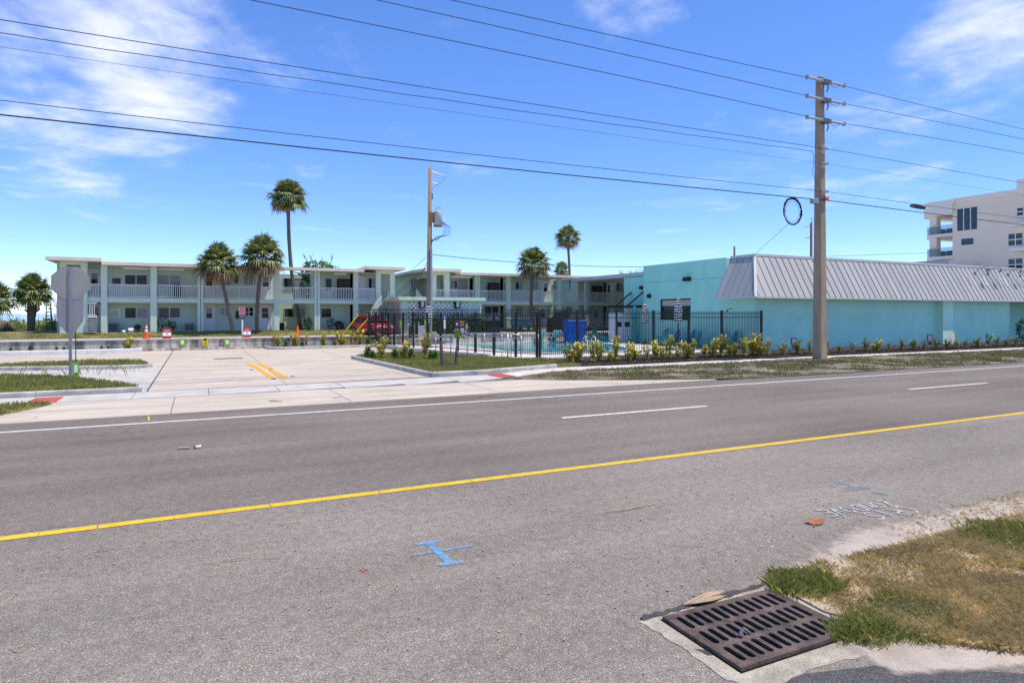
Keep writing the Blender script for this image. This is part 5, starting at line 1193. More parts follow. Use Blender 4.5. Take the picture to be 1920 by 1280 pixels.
MB().extr([(xY(135,TY),TY-.03,zY(142,679,TY)),(xY(148,TY),TY-.03,zY(142,677.5,TY)),(xY(149.5,TY),TY-.03,zY(142,706.5,TY)),(xY(136,TY),TY-.03,zY(142,708.5,TY))],(0,.012,0)).build('panel','green_sign',gs)
plate(gs,139,146,684,698,TY,'white_patch','white_plain',.004,.031); plate(gs,140,146,701,702.5,TY,'print_line','dark_print',.004,.031)
# signs on the retaining wall
WY=44.96
for i,(p,lab) in enumerate(((342,'left green notice with a white square fixed to the retaining wall'),(426,'right green notice with a white square fixed to the retaining wall'))):
    t=thing('wall_notice',lab,'sign',(xY(p,WY),WY,.2),group='green notices on the retaining wall'); plate(t,p-5.5,p+5.5,634.5,649,WY,'panel','green_sign',.012); plate(t,p-2.7,p+2.7,638,645,WY,'white_patch','white_plain',.004,.0125)
t=thing('wall_notice','yellow notice with a dark emblem fixed to the retaining wall','sign',(xY(384.5,WY),WY,.2)); plate(t,379.5,390,633.5,648.5,WY,'panel','yellow_sign',.012); 
X=xY(384.7,WY); zc_=zY(384.7,636.8,WY); MB().extr([(X+.11*math.cos(a),WY-.0125,zc_+.085*math.sin(a)) for a in np.linspace(0,5.8,10)],(0,-.004,0)).build('emblem','dark_print',t)
for q in (641.5,643.5,646): plate(t,381,388.5,q,q+.7,WY,'print_line','rust',.004,.0125)
for i,(p,q,Y) in enumerate(((313,632,46.2),(463,631,46.4))):
    t=thing('folding_sign',('left' if i==0 else 'right')+' red and white folding notice board standing on the terrace edge','sign',(xY(p,Y),Y,.70),group='red folding signs')
    zb0=.70; H_=.62; w2=.24; X=xY(p,Y)
    for sg in (1,-1): MB().extr([(X-w2,Y-sg*.18,zb0),(X+w2,Y-sg*.18,zb0),(X+w2,Y-sg*.02,zb0+H_),(X-w2,Y-sg*.02,zb0+H_)],(0,sg*.02,0)).build('board','red_paint' if sg>0 else 'white_plain',t)
    f=lambda h:Y-.19+.16*h/H_-.006
    MB().extr([(X-w2+.01,f(.17),zb0+.17),(X+w2-.01,f(.17),zb0+.17),(X+w2-.01,f(.38),zb0+.38),(X-w2+.01,f(.38),zb0+.38)],(0,-.004,0)).build('white_band','white_plain',t)
    MB().extr([(X-.14,f(.45),zb0+.45),(X+.14,f(.45),zb0+.45),(X+.14,f(.53),zb0+.53),(X-.14,f(.53),zb0+.53)],(0,-.004,0)).build('print_line','pink_sign',t)
    MB().extr([(X-.05,f(.25)-.005,zb0+.25),(X+.05,f(.25)-.005,zb0+.25),(X+.05,f(.31)-.005,zb0+.31),(X-.05,f(.31)-.005,zb0+.31)],(0,-.004,0)).build('print_mark','dark_print',t)
PYs=49.5; t=thing('parking_notice','pink and white notice with dark foot band on a white post before the motel','sign',(xY(454,PYs),PYs,.75))
X=xY(454.5,PYs); MB().box(X-.05,X+.05,PYs,PYs+.1,.7,zY(454,600,PYs)).build('post','white_paint',t); plate(t,448,460,575,590,PYs,'panel','pink_sign',.012,.001); plate(t,448,460,590,596.5,PYs,'dark_panel','dark_print',.012,.0012)
for q in (577,579.5,582,584.5,587): plate(t,449.5,458.5,q,q+.9,PYs,'print_line','red_paint',.003,.0135)
plate(t,449.5,458.5,592.5,594,PYs,'print_line','pink_sign',.003,.0135)
# traffic cones
def cone(px,lab,Y,stripes_,h=.92,col='orange'):
    X=xY(px,Y); z0=.70; t=thing('traffic_cone',lab,'traffic cone',(X,Y,z0),group='traffic cones')
    MB().bbox(X-.21,X+.21,Y-.21,Y+.21,z0,z0+.05,.03).build('base',col,t)
    MB().lathe([(.15,.05),(.145,.08),(.035,h-.02),(.025,h)],(X,Y,z0),18).build('body',col,t,True)
    if stripes_:
        r_=lambda q:.145+(.035-.145)*(q-.08)/(h-.10)+.004
        for a,b in ((.42,.55),(.66,.76)): MB().lathe([(r_(a),a),(r_(b),b)],(X,Y,z0),18).build('reflective_band','white_plain',t,True)
cone(274.5,'orange traffic cone with two white bands on the terrace edge',46.6,True)
cone(558,'plain orange traffic cone near the tall palm on the terrace edge',46.4,False,.74)
cone(460,'red cone half hidden behind the right folding notice',47.6,False,.7,'red_paint')
# yard signs in the hedge
for i,(p,q0,q1,c,lab) in enumerate(((1488,633,646,'navy_sign','dark blue yard sign with white lines in the croton bed left of the concrete pole'),(1743,627,639,'navy_sign','dark blue yard sign with white lines beside the turquoise pilaster'),(1784,624.5,641.5,'yellow_sign','yellow-edged white yard sign in front of the turquoise pilaster'))):
    Y=25.6; X=xY(p,Y); t=thing('yard_sign',lab,'yard sign',(X,Y,.05),group='yard signs in the croton bed')
    MB().tube([(X,Y,0),(X,Y,zY(p,q0+2,Y))],.012,5).build('stake','galv',t)
    plate(t,p-5.5,p+5.5,q0,q1,Y,'panel',c,.01,.013)
    if c=='navy_sign':
        for q in (635.5,638.5,641.5): plate(t,p-3.5,p+4,q-633+q0,q-633+q0+1.4,Y,'print_line','pale_print',.003,.0235)
        plate(t,p-4.5,p+5.5,q1+1.5,q1+6.5,Y,'rider_panel',c,.01,.013)
    else:
        plate(t,p-4.2,p+5.2,q0+2,q1-.5,Y,'white_face','white_plain',.003,.0235)
        for q in (628.5,631,633.5): plate(t,p-3,p+4,q,q+.7,Y,'print_line','banner_gold',.003,.0268)
        plate(t,p-1.5,p,635.5,639,Y,'print_mark','dark_print',.003,.0268)
# signs on the fences
for (p,q0,q1,Y,lab) in ((751,600.5,615.5,43.6,'narrow lime green notice on the left post of the side fence'),(796.5,600,616.5,39.0,'narrow lime green notice on the fence post beside the striped umbrella')):
    t=thing('fence_notice',lab,'sign',(xY(p,Y),Y-.1,1.0),group='lime notices on the side fence'); plate(t,p-2.3,p+2.3,q0,q1,Y,'panel','green_sign',.012,.1); plate(t,p-1.2,p+1.2,q0+2,q0+8,Y,'pale_patch','lime_print',.003,.113)
BYs=33.5; bn=thing('banner','dark purple drinks banner with gold print hung on the side fence','banner',(xY(866,BYs),BYs,1.0))
plate(bn,851,880,599.5,628.5,BYs,'cloth','banner_dark',.01,.1)
X=xY(855.5,BYs); zc_=zY(855.5,607.5,BYs); MB().extr([(X+.085*math.cos(a),BYs-.111,zc_+.16*math.sin(a)) for a in np.linspace(0,6.0,14)],(0,-.004,0)).build('oval_emblem','purple',bn); plate(bn,853.8,857.2,605.5,609.5,BYs,'emblem_patch','pale_print',.003,.1151)
for a,b,q in ((859.5,869.5,602),(862,868,605),(860.5,869,608.5),(851.5,858,616.3),(853,857.5,619),(852.5,858.5,621.5),(852.5,859,624),(852.5,859,626.5)): plate(bn,a,b,q,q+1.6,BYs,'print_line','banner_gold',.003,.1105)
def bshape(pts,name,m,d=.1105): MB().extr([(xY(p,BYs),BYs-d,zY(p,q,BYs)) for p,q in pts],(0,-.004,0)).build(name,m,bn)
bshape([(861,613),(870,613),(871,619),(868,623),(862,622),(860,617)],'purple_splash','purple'); bshape([(862,616),(868.5,615.5),(867.5,626.5),(863.5,626.8)],'cup_print','pale_print',.115)
bshape([(872,608),(874,606),(875.5,608),(875,616),(872.8,618),(871.5,614)],'bottle_print','lime_print'); bshape([(869,619.5),(873.5,618),(875,621.5),(871,624),(869,622.5)],'fruit_print','pink_sign'); bshape([(876,612),(878,611.5),(877,616),(876,616)],'splash_print','pale_print'); bshape([(873.5,622),(878.5,618),(878.5,619.5),(874.5,623.5)],'splash_print','blue_faint')
HYs=42.0; hs_=thing('accessible_sign','blue accessible-parking sign over a white panel behind the side fence','sign',(xY(833.5,HYs),HYs,.1)); X=xY(833.5,HYs)
MB().tube([(X,HYs,0),(X,HYs,zY(833,589,HYs))],.03,6).build('post','galv',hs_); plate(hs_,830.5,836.5,590,598,HYs,'blue_panel','blue_sign',.01,.031); plate(hs_,831.5,835.5,598.5,616,HYs,'white_panel','white_plain',.01,.031)
zc_=zY(833.5,595.5,HYs); MB().extr([(X+.05*math.cos(a),HYs-.0415,zc_+.05*math.sin(a)) for a in np.linspace(0,6.0,10)],(0,-.003,0)).build('wheel_symbol','white_plain',hs_); MB().box(X-.02,X+.02,HYs-.0445,HYs-.0415,zc_+.055,zc_+.15).build('figure_symbol','white_plain',hs_)

# ================================================================== POOL FURNITURE
def umbrella(px,Y,ptop,pbot,m,lab,wid):
    X=xY(px,Y); zt=zY(px,ptop,Y); zb=zY(px,pbot,Y); t=thing('closed_umbrella',lab,'umbrella',(X,Y,.05),group='closed pool umbrellas'); H_=zt-zb
    MB().tube([(X,Y,.05),(X,Y,zt+.05)],.025,8).build('pole','black_metal',t); MB().lathe([(.3,0),(.3,.06),(.06,.1),(.05,.3)],(X,Y,.05),14).build('base','black_metal',t)
    fold=lambda k:1.0 if k%2==0 else .72
    w2=wid*dY(px,Y)/FOC/2
    c=MB().lathe([(.02,H_),(w2*.55,H_*.93),(w2*.85,H_*.7),(w2*.95,H_*.45),(w2*1.0,H_*.2),(w2*.8,.04),(w2*.5,0)],(X,Y,zb),20,fold).build('folded_canopy',m,t)
    return t
umbrella(1271.5,32.5,559,606,'stripe_cloth','closed black and white striped umbrella before the turquoise wall window',15.5)
umbrella(1209.5,38.0,568.5,606,'stripe_cloth','closed black and white striped umbrella at the rear corner of the turquoise building',14)
umbrella(1189.5,39.5,574,608,'teal_cloth','closed plain turquoise umbrella under the black canopy',10)
umbrella(803.5,40.5,571,607,'stripe_cloth','closed black and white striped umbrella in front of the wooden pole',15)
# adirondack chairs
ac=thing('adirondack_chair','x','chair',(0,0,.05),0,'teal adirondack chairs',world=False)
for i in range(7):
    a=(i-3)*.075; hgt=.95-abs(i-3)**1.7*.045; M_=Matrix.Rotation(R(-22),3,'X')@Matrix.Rotation(-a*.35,3,'Y')
    c=Vector((a*1.0,.32,.3))+M_@Vector((0,0,hgt/2)); MB().ob(c,(.07,.02,hgt),M=M_).build('back_slat','teal_plastic',ac)
for i in range(6): MB().ob((0,-.28+i*.1,.36-.02*i),(.52,.085,.022),M=Matrix.Rotation(R(-11),3,'X')).build('seat_slat','teal_plastic',ac)
for s in (-1,1):
    MB().ob((s*.33,-.05,.58),(.13,.72,.025)).build('armrest','teal_plastic',ac); MB().ob((s*.29,-.32,.285),(.03,.1,.57)).build('front_leg','teal_plastic',ac); MB().bar((s*.275,-.34,.34),(s*.275,.62,.02),.03,.11).build('rear_leg','teal_plastic',ac); MB().ob((s*.29,.28,.38),(.03,.06,.40)).build('arm_support','teal_plastic',ac)
spots=[(29.75,30.2,-90),(29.7,31.25,-85),(29.2,32.9,-110),(29.75,34.0,-90),(29.6,35.3,-80),(29.7,36.8,-95),(28.6,35.0,150),(26.6,44.0,175),(28.3,43.8,190),(29.4,43.0,200),(28.7,38.6,-60)]
for i,(x,y,a) in enumerate(spots):
    o=ac if i==0 else copy_tree(ac); o.location=(x,y,.05); o.rotation_euler=(0,0,R(a))
    where='by the turquoise side wall, '+ORD[i]+' from the street corner' if i<6 else ['standing apart in front of the wall row','beside the blue bin behind the pool, left one','behind the pool, middle one','behind the pool nearest the white cabinet','under the turquoise umbrella'][i-6]
    o['label']='teal slatted adirondack chair '+where
def table(x,y,lab):
    t=thing('side_table',lab,'table',(x,y,.05),group='low teal tables'); 
    for i in range(5): MB().box(x-.3,x+.3,y-.25+i*.1,y-.165+i*.1,.47,.495).build('top_slat','teal_plastic',t)
    for sx2 in (-1,1):
        for sy2 in (-1,1): MB().ob((x+sx2*.24,y+sy2*.18,.26),(.04,.04,.42)).build('leg','teal_plastic',t)
table(29.5,33.5,'low teal side table between the chairs by the turquoise wall'); table(27.4,40.6,'low teal side table on the far pool deck')
def lounger(x,y,rz,lab):
    t=thing('sun_lounger',lab,'sun lounger',(x,y,.05),R(rz),'white sun loungers',world=False)
    MB().box(-.32,.32,-.9,.25,.30,.34).build('seat_sling','teal_plastic',t); MB().add([(-.32,.25,.34),(.32,.25,.34),(.32,.8,.9),(-.32,.8,.9),(-.32,.27,.31),(.32,.27,.31),(.32,.82,.87),(-.32,.82,.87)],[(0,1,2,3),(7,6,5,4),(0,4,5,1),(1,5,6,2),(2,6,7,3),(3,7,4,0)]).build('backrest_sling','canvas_pale',t)
    for s in (-1,1):
        MB().tube([(s*.34,-.95,.33),(s*.34,.25,.33),(s*.34,.84,.92)],.025,6).build('side_rail','white_paint',t)
        for yy in (-.75,.2): MB().tube([(s*.34,yy,.33),(s*.34,yy+.06,.0)],.025,6).build('leg','white_paint',t)
lounger(24.2,44.7,160,'white-framed sun lounger at the pool end before the blue bin, left one'); lounger(25.5,44.6,170,'white-framed sun lounger before the blue bin, right one'); lounger(16.0,45.0,120,'white-framed sun lounger beside the wooden pole')
# pool ladder rail
lr=thing('pool_handrail','slanting white pool handrail rising from the near water edge','handrail',(20.2,32.0,0)); MB().tube([(20.1,31.2,.08),(20.0,31.3,.9),(20.15,31.7,1.0),(20.5,33.0,.1)],.025,8).build('rail','white_paint',lr,True); MB().tube([(20.7,31.2,.08),(20.6,31.3,.9),(20.75,31.7,1.0),(21.1,33.0,.1)],.025,8).build('rail','white_paint',lr,True)
# blue bin, covered grill, cabinet and other things on the terrace
def binbox(name,lab,cat,px0,px1,q0,q1,Y,m,dep=1.0,z0=None,lid=None,taper=.08):
    x0,x1=xY(px0,Y),xY(px1,Y); zt=zY((px0+px1)/2,q0,Y); zb=zY((px0+px1)/2,q1,Y) if z0 is None else z0; t=thing(name,lab,cat,((x0+x1)/2,Y+dep/2,zb))
    a=taper; V=[(x0+a,Y+a,zb),(x1-a,Y+a,zb),(x1-a,Y+dep-a,zb),(x0+a,Y+dep-a,zb),(x0,Y,zt),(x1,Y,zt),(x1,Y+dep,zt),(x0,Y+dep,zt)]
    MB().add(V,[(3,2,1,0),(4,5,6,7),(0,1,5,4),(1,2,6,5),(2,3,7,6),(3,0,4,7)]).build('body',m,t)
    if lid: MB().bbox(x0-.03,x1+.03,Y-.03,Y+dep+.03,zt+.001,zt+.10,.03).build('lid',lid,t)
    return t,x0,x1,zb,zt
t,x0,x1,zb,zt=binbox('blue_bin','large bright blue bin behind the pool fence','bin',1065,1100,603,634,44.0-.8,'blue_plastic',.8,.05,'blue_plastic',.10)
for i in range(5): X=x0+.12+i*(x1-x0-.24)/4; MB().box(X-.03,X+.03,43.17,43.22,.75,zt-.15).build('rib','blue_plastic',t)
for X in (x0+.2,x1-.2): MB().tube([(X-.05,43.9,.12),(X+.05,43.9,.12)],.12,10).build('wheel','rubber',t)
t,x0,x1,zb,zt=binbox('covered_grill','black tarpaulin-covered grill left of the blue bin','grill',1036,1060,597,620,46.5,'black_cloth',.9,.71,None,-.06)
MB().add([(x0+.3,46.5,zt),(x1+.4,46.5,zt),(x1+.4,47.3,zt),(x0+.3,47.3,zt),(x0+.7,46.6,zt+.55),(x1+.4,46.6,zt+.62),(x1+.4,47.2,zt+.62),(x0+.7,47.2,zt+.55)],[(4,5,6,7),(0,1,5,4),(1,2,6,5),(2,3,7,6),(3,0,4,7)]).build('hood_cover','black_cloth',t)
t,x0,x1,zb,zt=binbox('white_cabinet','tall white double-door cabinet at the rear corner of the turquoise building','cabinet',1151,1183,586,640,41.0,'white_plain',.7,.05,None,.0)
for k in (0,1): X=x0+(x1-x0)*(.03+.5*k); d=MB().box(X,X+(x1-x0)*.45,40.96,40.999,.15,zt-.1).build('door','door_white',t); MB().box(X+.12,X+(x1-x0)*.45-.1,40.945,40.959,1.25,1.62).build('dark_panel','glass_dark',d)
t=thing('teal_bench','long teal bench on the terrace under the leaning palm','bench',(xY(983,50),50,.8)); bx0,bx1=xY(960,50),xY(1007,50)
for i in range(3): MB().box(bx0,bx1,49.75+i*.15,49.88+i*.15,1.22,1.25).build('seat_board','turq_dark',t); MB().box(bx0,bx1,50.25+i*.02,50.28+i*.02,1.32+i*.14,1.43+i*.14).build('back_board','turq_dark',t)
for i in range(4): X=bx0+.1+i*(bx1-bx0-.2)/3; MB().box(X-.04,X+.04,49.78,50.24,.75,1.219).build('leg','turq_dark',t)
t,x0,x1,zb,zt=binbox('grill_station','dark barbecue station on the terrace left of the teal bench','barbecue',908,938,601,616,47.3,'black_cloth',.9,.71,None,.0); MB().box(x0-.5,x1+.1,47.2,48.2,zt+.001,zt+.06).build('worktop','galv',t); MB().box(x0-.45,x1-.05,47.3,48.1,zt+.55,zt+.6).build('shelf','galv',t)
for X in (x0-.4,x1-.1): MB().box(X-.03,X+.03,48.05,48.1,.71,zt+.55).build('upright','galv',t)
t=thing('picnic_table','dark picnic table with pale edges behind the far pool chairs','table',(xY(1132,46.3),46.3,.71)); X=xY(1132,46.3)
MB().box(X-1.6,X+1.6,46.0,46.8,1.48,1.53).build('tabletop','canvas_pale',t); MB().box(X-1.6,X+1.6,45.55,45.8,1.15,1.2).build('seat','canvas_pale',t); MB().box(X-1.6,X+1.6,47.0,47.25,1.15,1.2).build('seat','canvas_pale',t)
for dx in (-1.2,1.2): MB().bar((X+dx,45.6,.71),(X+dx,46.3,1.48),.06).build('leg','black_metal',t); MB().bar((X+dx,47.2,.71),(X+dx,46.5,1.48),.06).build('leg','black_metal',t)
for i,(p,Y,a,lab) in enumerate(((775,44.2,20,'white plastic chair with dark cushion behind the side fence'),(792,44.3,-20,'white plastic chair left of the striped umbrella by the wooden pole'))):
    t=thing('patio_chair',lab,'chair',(xY(p,Y),Y,.05),R(a),'white patio chairs',world=False)
    MB().bbox(-.28,.28,-.28,.28,.40,.45,.02).build('seat','canvas_pale',t); MB().bbox(-.28,.28,.25,.31,.46,1.35,.02).build('backrest','black_cloth' if i==0 else 'canvas_pale',t)
    for s in (-1,1):
        for yy in (-.25,.27): MB().bbox(s*.28-.035,s*.28+.035,yy-.035,yy+.035,0,.66 if yy<0 else 1.6,.008).build('leg','canvas_pale',t)
        MB().box(s*.28-.04,s*.28+.04,-.3,.24,.661,.70).build('armrest','canvas_pale',t)
# small things along the motel ground floor
def acunit(px0,px1,q0,q1,Y,lab,m='wicker'):
    x0,x1=xY(px0,Y),xY(px1,Y); z0=GZ; zt=zY((px0+px1)/2,q0,Y); t=thing('air_conditioner',lab,'air conditioner',((x0+x1)/2,Y+.3,z0),group='outdoor air conditioners'); MB().bbox(x0,x1,Y,Y+.6,z0,zt,.02).build('case','condo_grey',t)
    for i in range(9): X=x0+.06+i*(x1-x0-.12)/8; MB().box(X-.018,X+.018,Y-.012,Y-.001,z0+.08,zt-.08).build('grille_bar','black_metal',t)
acunit(205,222,604.5,621,52.6,'dark air conditioner under the blanked window near the motel stair'); acunit(346,363,605,620,52.6,'air conditioner between the second pair of motel columns')
def bucket(px,Y,h,lab,g):
    X=xY(px,Y); t=thing('bucket',lab,'bucket',(X,Y,lz(Y)),group=g); z=lz(Y); MB().lathe([(.13*h/.35,0),(.16*h/.35,h),(.15*h/.35,h-.01),(.12*h/.35,.02)],(X,Y,z),14).build('shell','white_plain',t,True); MB().lathe([(.142*h/.35,h*.3),(.150*h/.35,h*.62)],(X,Y,z),14).build('print_band','pink_sign' if h>.3 else 'white_paint',t)
bucket(245,51.3,.36,'white bucket with a pink label on the lawn before the motel','white buckets'); bucket(232,51.3,.22,'smaller plain white bucket before the motel','white buckets')
def potted(px,Y,h,lab,m='leaf_dark'):
    X=xY(px,Y); z=.96; t=thing('potted_plant',lab,'plant',(X,Y,z),group='plants along the motel ground floor'); MB().tube([(X,Y,z),(X+.05,Y,z+h*.7)],[.03,.015],5).build('stem','stem',t); lf=MB(); leafcloud(lf,X,Y,z+h*.62,h*.38,h*.3,h*.42,110,.17); lf.build('foliage',m,t); MB().lathe([(.12,0),(.16,.22),(.14,.22)],(X,Y,z),10).build('pot','rust',t)
potted(305,52.5,1.15,'taller dark leafy plant left of the two by the second motel bay'); potted(323,52.5,.75,'shorter dark leafy plant right of the two by the second motel bay'); potted(258,52.5,.55,'spindly dark plant beside the white bucket'); potted(578,53.5,.95,'dark bushy plant under the courtyard opening'); potted(620,52.5,1.0,'leafy plant beside the wicker chair in the right motel bay')
t=thing('wicker_chair','dark round-backed wicker chair in the ground-floor motel bay','chair',(xY(637,52.6),52.6,GZ)); X=xY(637,52.6); MB().lathe([(.3,0),(.34,.4),(.30,.42)],(X,52.6,GZ),14).build('seat','wicker',t,True); MB().extr([(X+.38*math.cos(a),52.85,GZ+.35+.38*math.sin(a)) for a in np.linspace(0,math.pi,10)],(0,.08,0)).build('backrest','wicker',t)
t=thing('storage_box','small dark storage box left of the courtyard opening','box',(xY(528,52.5),52.5,GZ)); X=xY(528,52.5); MB().bbox(X-.2,X+.2,52.4,52.8,GZ,GZ+.55,.02).build('case','black_cloth',t); MB().bbox(X-.22,X+.22,52.38,52.82,GZ+.551,GZ+.6,.02).build('lid','black_cloth',t)
for px0,px1,q,Y,lab in ((633,655,523,53.0,'dark cabinet on the balcony above the wicker chair'),(916,936,530,53.0,'dark cabinet on the balcony left of the leaning palm'),(1113,1128,536,53.0,'dark folded furniture on the right motel balcony'),(325,339,533,53.0,'dark bicycle-like furniture on the left motel balcony')):
    x0,x1=xY(px0,Y),xY(px1,Y); zt=zY((px0+px1)/2,q,Y); t=thing('balcony_cabinet',lab,'cabinet',((x0+x1)/2,Y,Z_ST),group='balcony furniture'); MB().bbox(x0,x1,Y-.2,Y+.25,Z_ST,zt,.03).build('case','black_cloth',t); MB().box(x0+.05,(x0+x1)/2-.02,Y-.225,Y-.201,Z_ST+.1,zt-.1).build('door','wicker',t); MB().box((x0+x1)/2+.02,x1-.05,Y-.225,Y-.201,Z_ST+.1,zt-.1).build('door','wicker',t)
# blue ladder chair on the dune
ld=thing('lifeguard_ladder','tall blue ladder stand on the dune left of the motel','ladder',(xY(92,60),60,.95)); xa_,xb_2=xY(86.5,60),xY(98,60); zt=zY(92,571,60)
for sg,x0 in ((1,xa_),(-1,xb_2)): MB().bar((x0,60,.9),(x0+sg*.1*(0 if sg>0 else 1),60,zt),.07).build('side_rail','ladder_blue',ld)
for i in range(7): z=1.3+i*(zt-1.35)/6; MB().bar((xa_,60,z),(xb_2-.05,60,z),.05 if i%2 else .09).build('rung','ladder_blue',ld)

# ================================================================== RED CAR on the terrace
car=thing('red_car','red car parked on the terrace behind the black side fence','car',(xY(699,47.6),47.9,.70),R(0),world=False)
car.rotation_euler=(0,0,R(15))           # nose points to the camera (local -Y)
def loft(secs,n=None):
    m=MB(); k=len(secs[0]); V=[p for s in secs for p in s]; F=[]
    for i in range(len(secs)-1):
        for j in range(k): F.append((i*k+j,i*k+(j+1)%k,(i+1)*k+(j+1)%k,(i+1)*k+j))
    F+=[tuple(range(k-1,-1,-1)),tuple(range((len(secs)-1)*k,len(secs)*k))]; return m.add(V,F)
def csec(y,w2,zb,zs,zt,wt): return [(-w2*.9,y,zb),(w2*.9,y,zb),(w2,y,zb+.2),(w2,y,zs),(wt,y,zt),(-wt,y,zt),(-w2,y,zs),(-w2,y,zb+.2)]
loft([csec(-2.1,.62,.32,.55,.66,.55),csec(-2.0,.80,.24,.68,.80,.70),csec(-1.5,.88,.22,.80,.93,.78),csec(-.95,.90,.22,.88,1.0,.80),csec(.5,.91,.22,.92,.98,.82),csec(1.6,.89,.24,.93,1.0,.80),csec(2.05,.80,.32,.80,.95,.70)]).build('body','car_red',car,True)
loft([csec(-1.05,.80,.95,.97,.99,.78),csec(-.25,.80,.95,1.0,1.42,.60),csec(.5,.80,.95,1.0,1.47,.60),csec(1.35,.79,.95,1.0,1.42,.58),csec(1.95,.74,.95,.97,1.0,.70)]).build('greenhouse','glass_dark',car)
loft([csec(-.32,.60,1.405,1.415,1.425,.58),csec(.5,.62,1.46,1.475,1.49,.6),csec(1.4,.60,1.41,1.425,1.435,.58)]).build('roof','car_red',car)
for s in (-1,1):
    for y0,y1,z1 in ((-1.05,-.28,1.42),(.42,.47,1.47),(1.9,1.35,1.42)): MB().bar((s*.80,y0,.98),(s*.615,y1,z1),.07,.05).build('pillar','car_red',car)
    MB().bbox(s*.72-.17,s*.72+.17,-2.09,-1.92,.58,.74,.03).build('headlight','headlamp',car); MB().bbox(s*.98-.10,s*.98+.10,-.85,-.70,.98,1.12,.03).build('mirror','car_red',car)
    for yy in (-1.3,1.3):
        t_y=MB().tube([(s*.72,yy,.31),(s*.93,yy,.31)],.33,18).build('wheel','rubber',car,True); MB().tube([(s*.925,yy,.31),(s*.945,yy,.31)],.21,14).build('rim','galv',t_y)
    MB().bar((s*.905,-.2,.78),(s*.912,-.02,.78),.03).build('door_handle','car_red',car)
car.scale=(.92,.92,.90)
MB().bbox(-.55,.55,-2.14,-2.02,.40,.56,.02).build('grille','black_metal',car); MB().bbox(-.26,.26,-2.17,-2.13,.60,.72,.01).build('bumper_trim','headlamp',car); MB().box(-.78,.78,-1.9,2.0,.18,.24).build('underbody','rubber',car)

# ================================================================== THINGS ON THE ROAD
def ribbon(pts,w,z,name,m,lab,cat,ex=None):
    mb=MB()
    for a,b in zip(pts[:-1],pts[1:]):
        a=Vector((*a,0));b=Vector((*b,0));d=(b-a).normalized();n_=Vector((-d.y,d.x,0))*w/2
        mb.add([tuple(a-n_+Vector((0,0,z))),tuple(b-n_+Vector((0,0,z))),tuple(b+n_+Vector((0,0,z))),tuple(a+n_+Vector((0,0,z)))],[(0,1,2,3)])
    return mb
def jag(p,q,w,z,mb,n=14):
    p=Vector((*p,0));q=Vector((*q,0));d=(q-p).normalized();nn=Vector((-d.y,d.x,0)); L1=[];L2=[]
    for i in range(n+1):
        c=p.lerp(q,i/n); e=.25 if i in(0,n) else 1; L1.append(c+nn*w/2*e*random.uniform(.75,1.15)); L2.append(c-nn*w/2*e*random.uniform(.75,1.15))
    P=L1+L2[::-1]; mb.add([(v.x,v.y,z) for v in P],[(i,i+1,2*n-i,2*n+1-i) for i in range(n)])
random.seed(5)
m_=MB(); 
jag(G(803,1016),G(846,1058),.085,.004,m_); jag(G(777,1020.5),G(826,1013.5),.055,.0045,m_); jag(G(821,1059),G(870,1053.5),.06,.0047,m_); jag(G(769,1042),G(893,1021.5),.038,.005,m_)
struct(m_,'blue_spray_mark','blue_spray',road)
m_=MB(); jag(G(1563,904),G(1585,906),.15,.004,m_); jag(G(1585,906),G(1597,912),.04,.0042,m_); jag(G(1586,917),G(1630,913),.17,.0044,m_); jag(G(1635,922),G(1648,925),.10,.0046,m_); jag(G(1648,926),G(1665,926),.14,.0048,m_)
struct(m_,'faded_blue_mark','blue_faint',road)
m_=MB(); jag(G(670,1069),G(691,1068.5),.016,.004,m_); jag(G(680,1067),G(681,1073),.02,.0045,m_); struct(m_,'red_mark','red_pad',road)
a_,b_2=G(1525,961),G(1655,940); ang_=math.atan2(b_2[1]-a_[1],b_2[0]-a_[0])

STROKES={'Z':[[(0,1),(1,1),(0,0),(1,0)]],'O':[[(.5,1),(.05,.75),(.05,.25),(.5,0),(.95,.25),(.95,.75),(.5,1)]],'N':[[(0,0),(0,1),(1,0),(1,1)]],'D':[[(0,0),(0,1),(.7,.9),(1,.5),(.7,.1),(0,0)]],'V':[[(0,1),(.5,0),(1,1)]],'E':[[(1,1),(0,1),(0,0),(1,0)],[(0,.5),(.8,.5)]],'C':[[(1,.85),(.5,1),(.05,.7),(.05,.3),(.5,0),(1,.15)]],'R':[[(0,0),(0,1),(.8,.9),(.8,.6),(0,.5),(1,0)]],'I':[[(.5,0),(.5,1)]],'S':[[(1,.9),(.4,1),(.05,.75),(.9,.35),(.6,0),(0,.1)]]}
def chalk(word,p_end,p_start,h,name):        # hand-sprayed letters that read from the far side of the road
    A=Vector((*p_start,0)); B=Vector((*p_end,0)); d=(B-A)/len(word); up=Vector((d.y,-d.x,0)).normalized()
    if up.y>0: up=-up
    m=MB(); z=.005
    for i,chh in enumerate(word):
        for st in STROKES[chh]:
            P=[A+d*(i+.12+.72*x)+up*h*(y+random.uniform(-.05,.05)) for x,y in st]
            for a,b in zip(P[:-1],P[1:]):
                jag((a.x,a.y),(b.x,b.y),.036,z,m,5); z+=.00012
    struct(m,name,'chalk',road)
chalk('ZONDOVE',G(1526,958.5),G(1657,938),.22,'chalk_lettering'); chalk('CRIS',G(1608,963),G(1692,948),.25,'chalk_lettering')
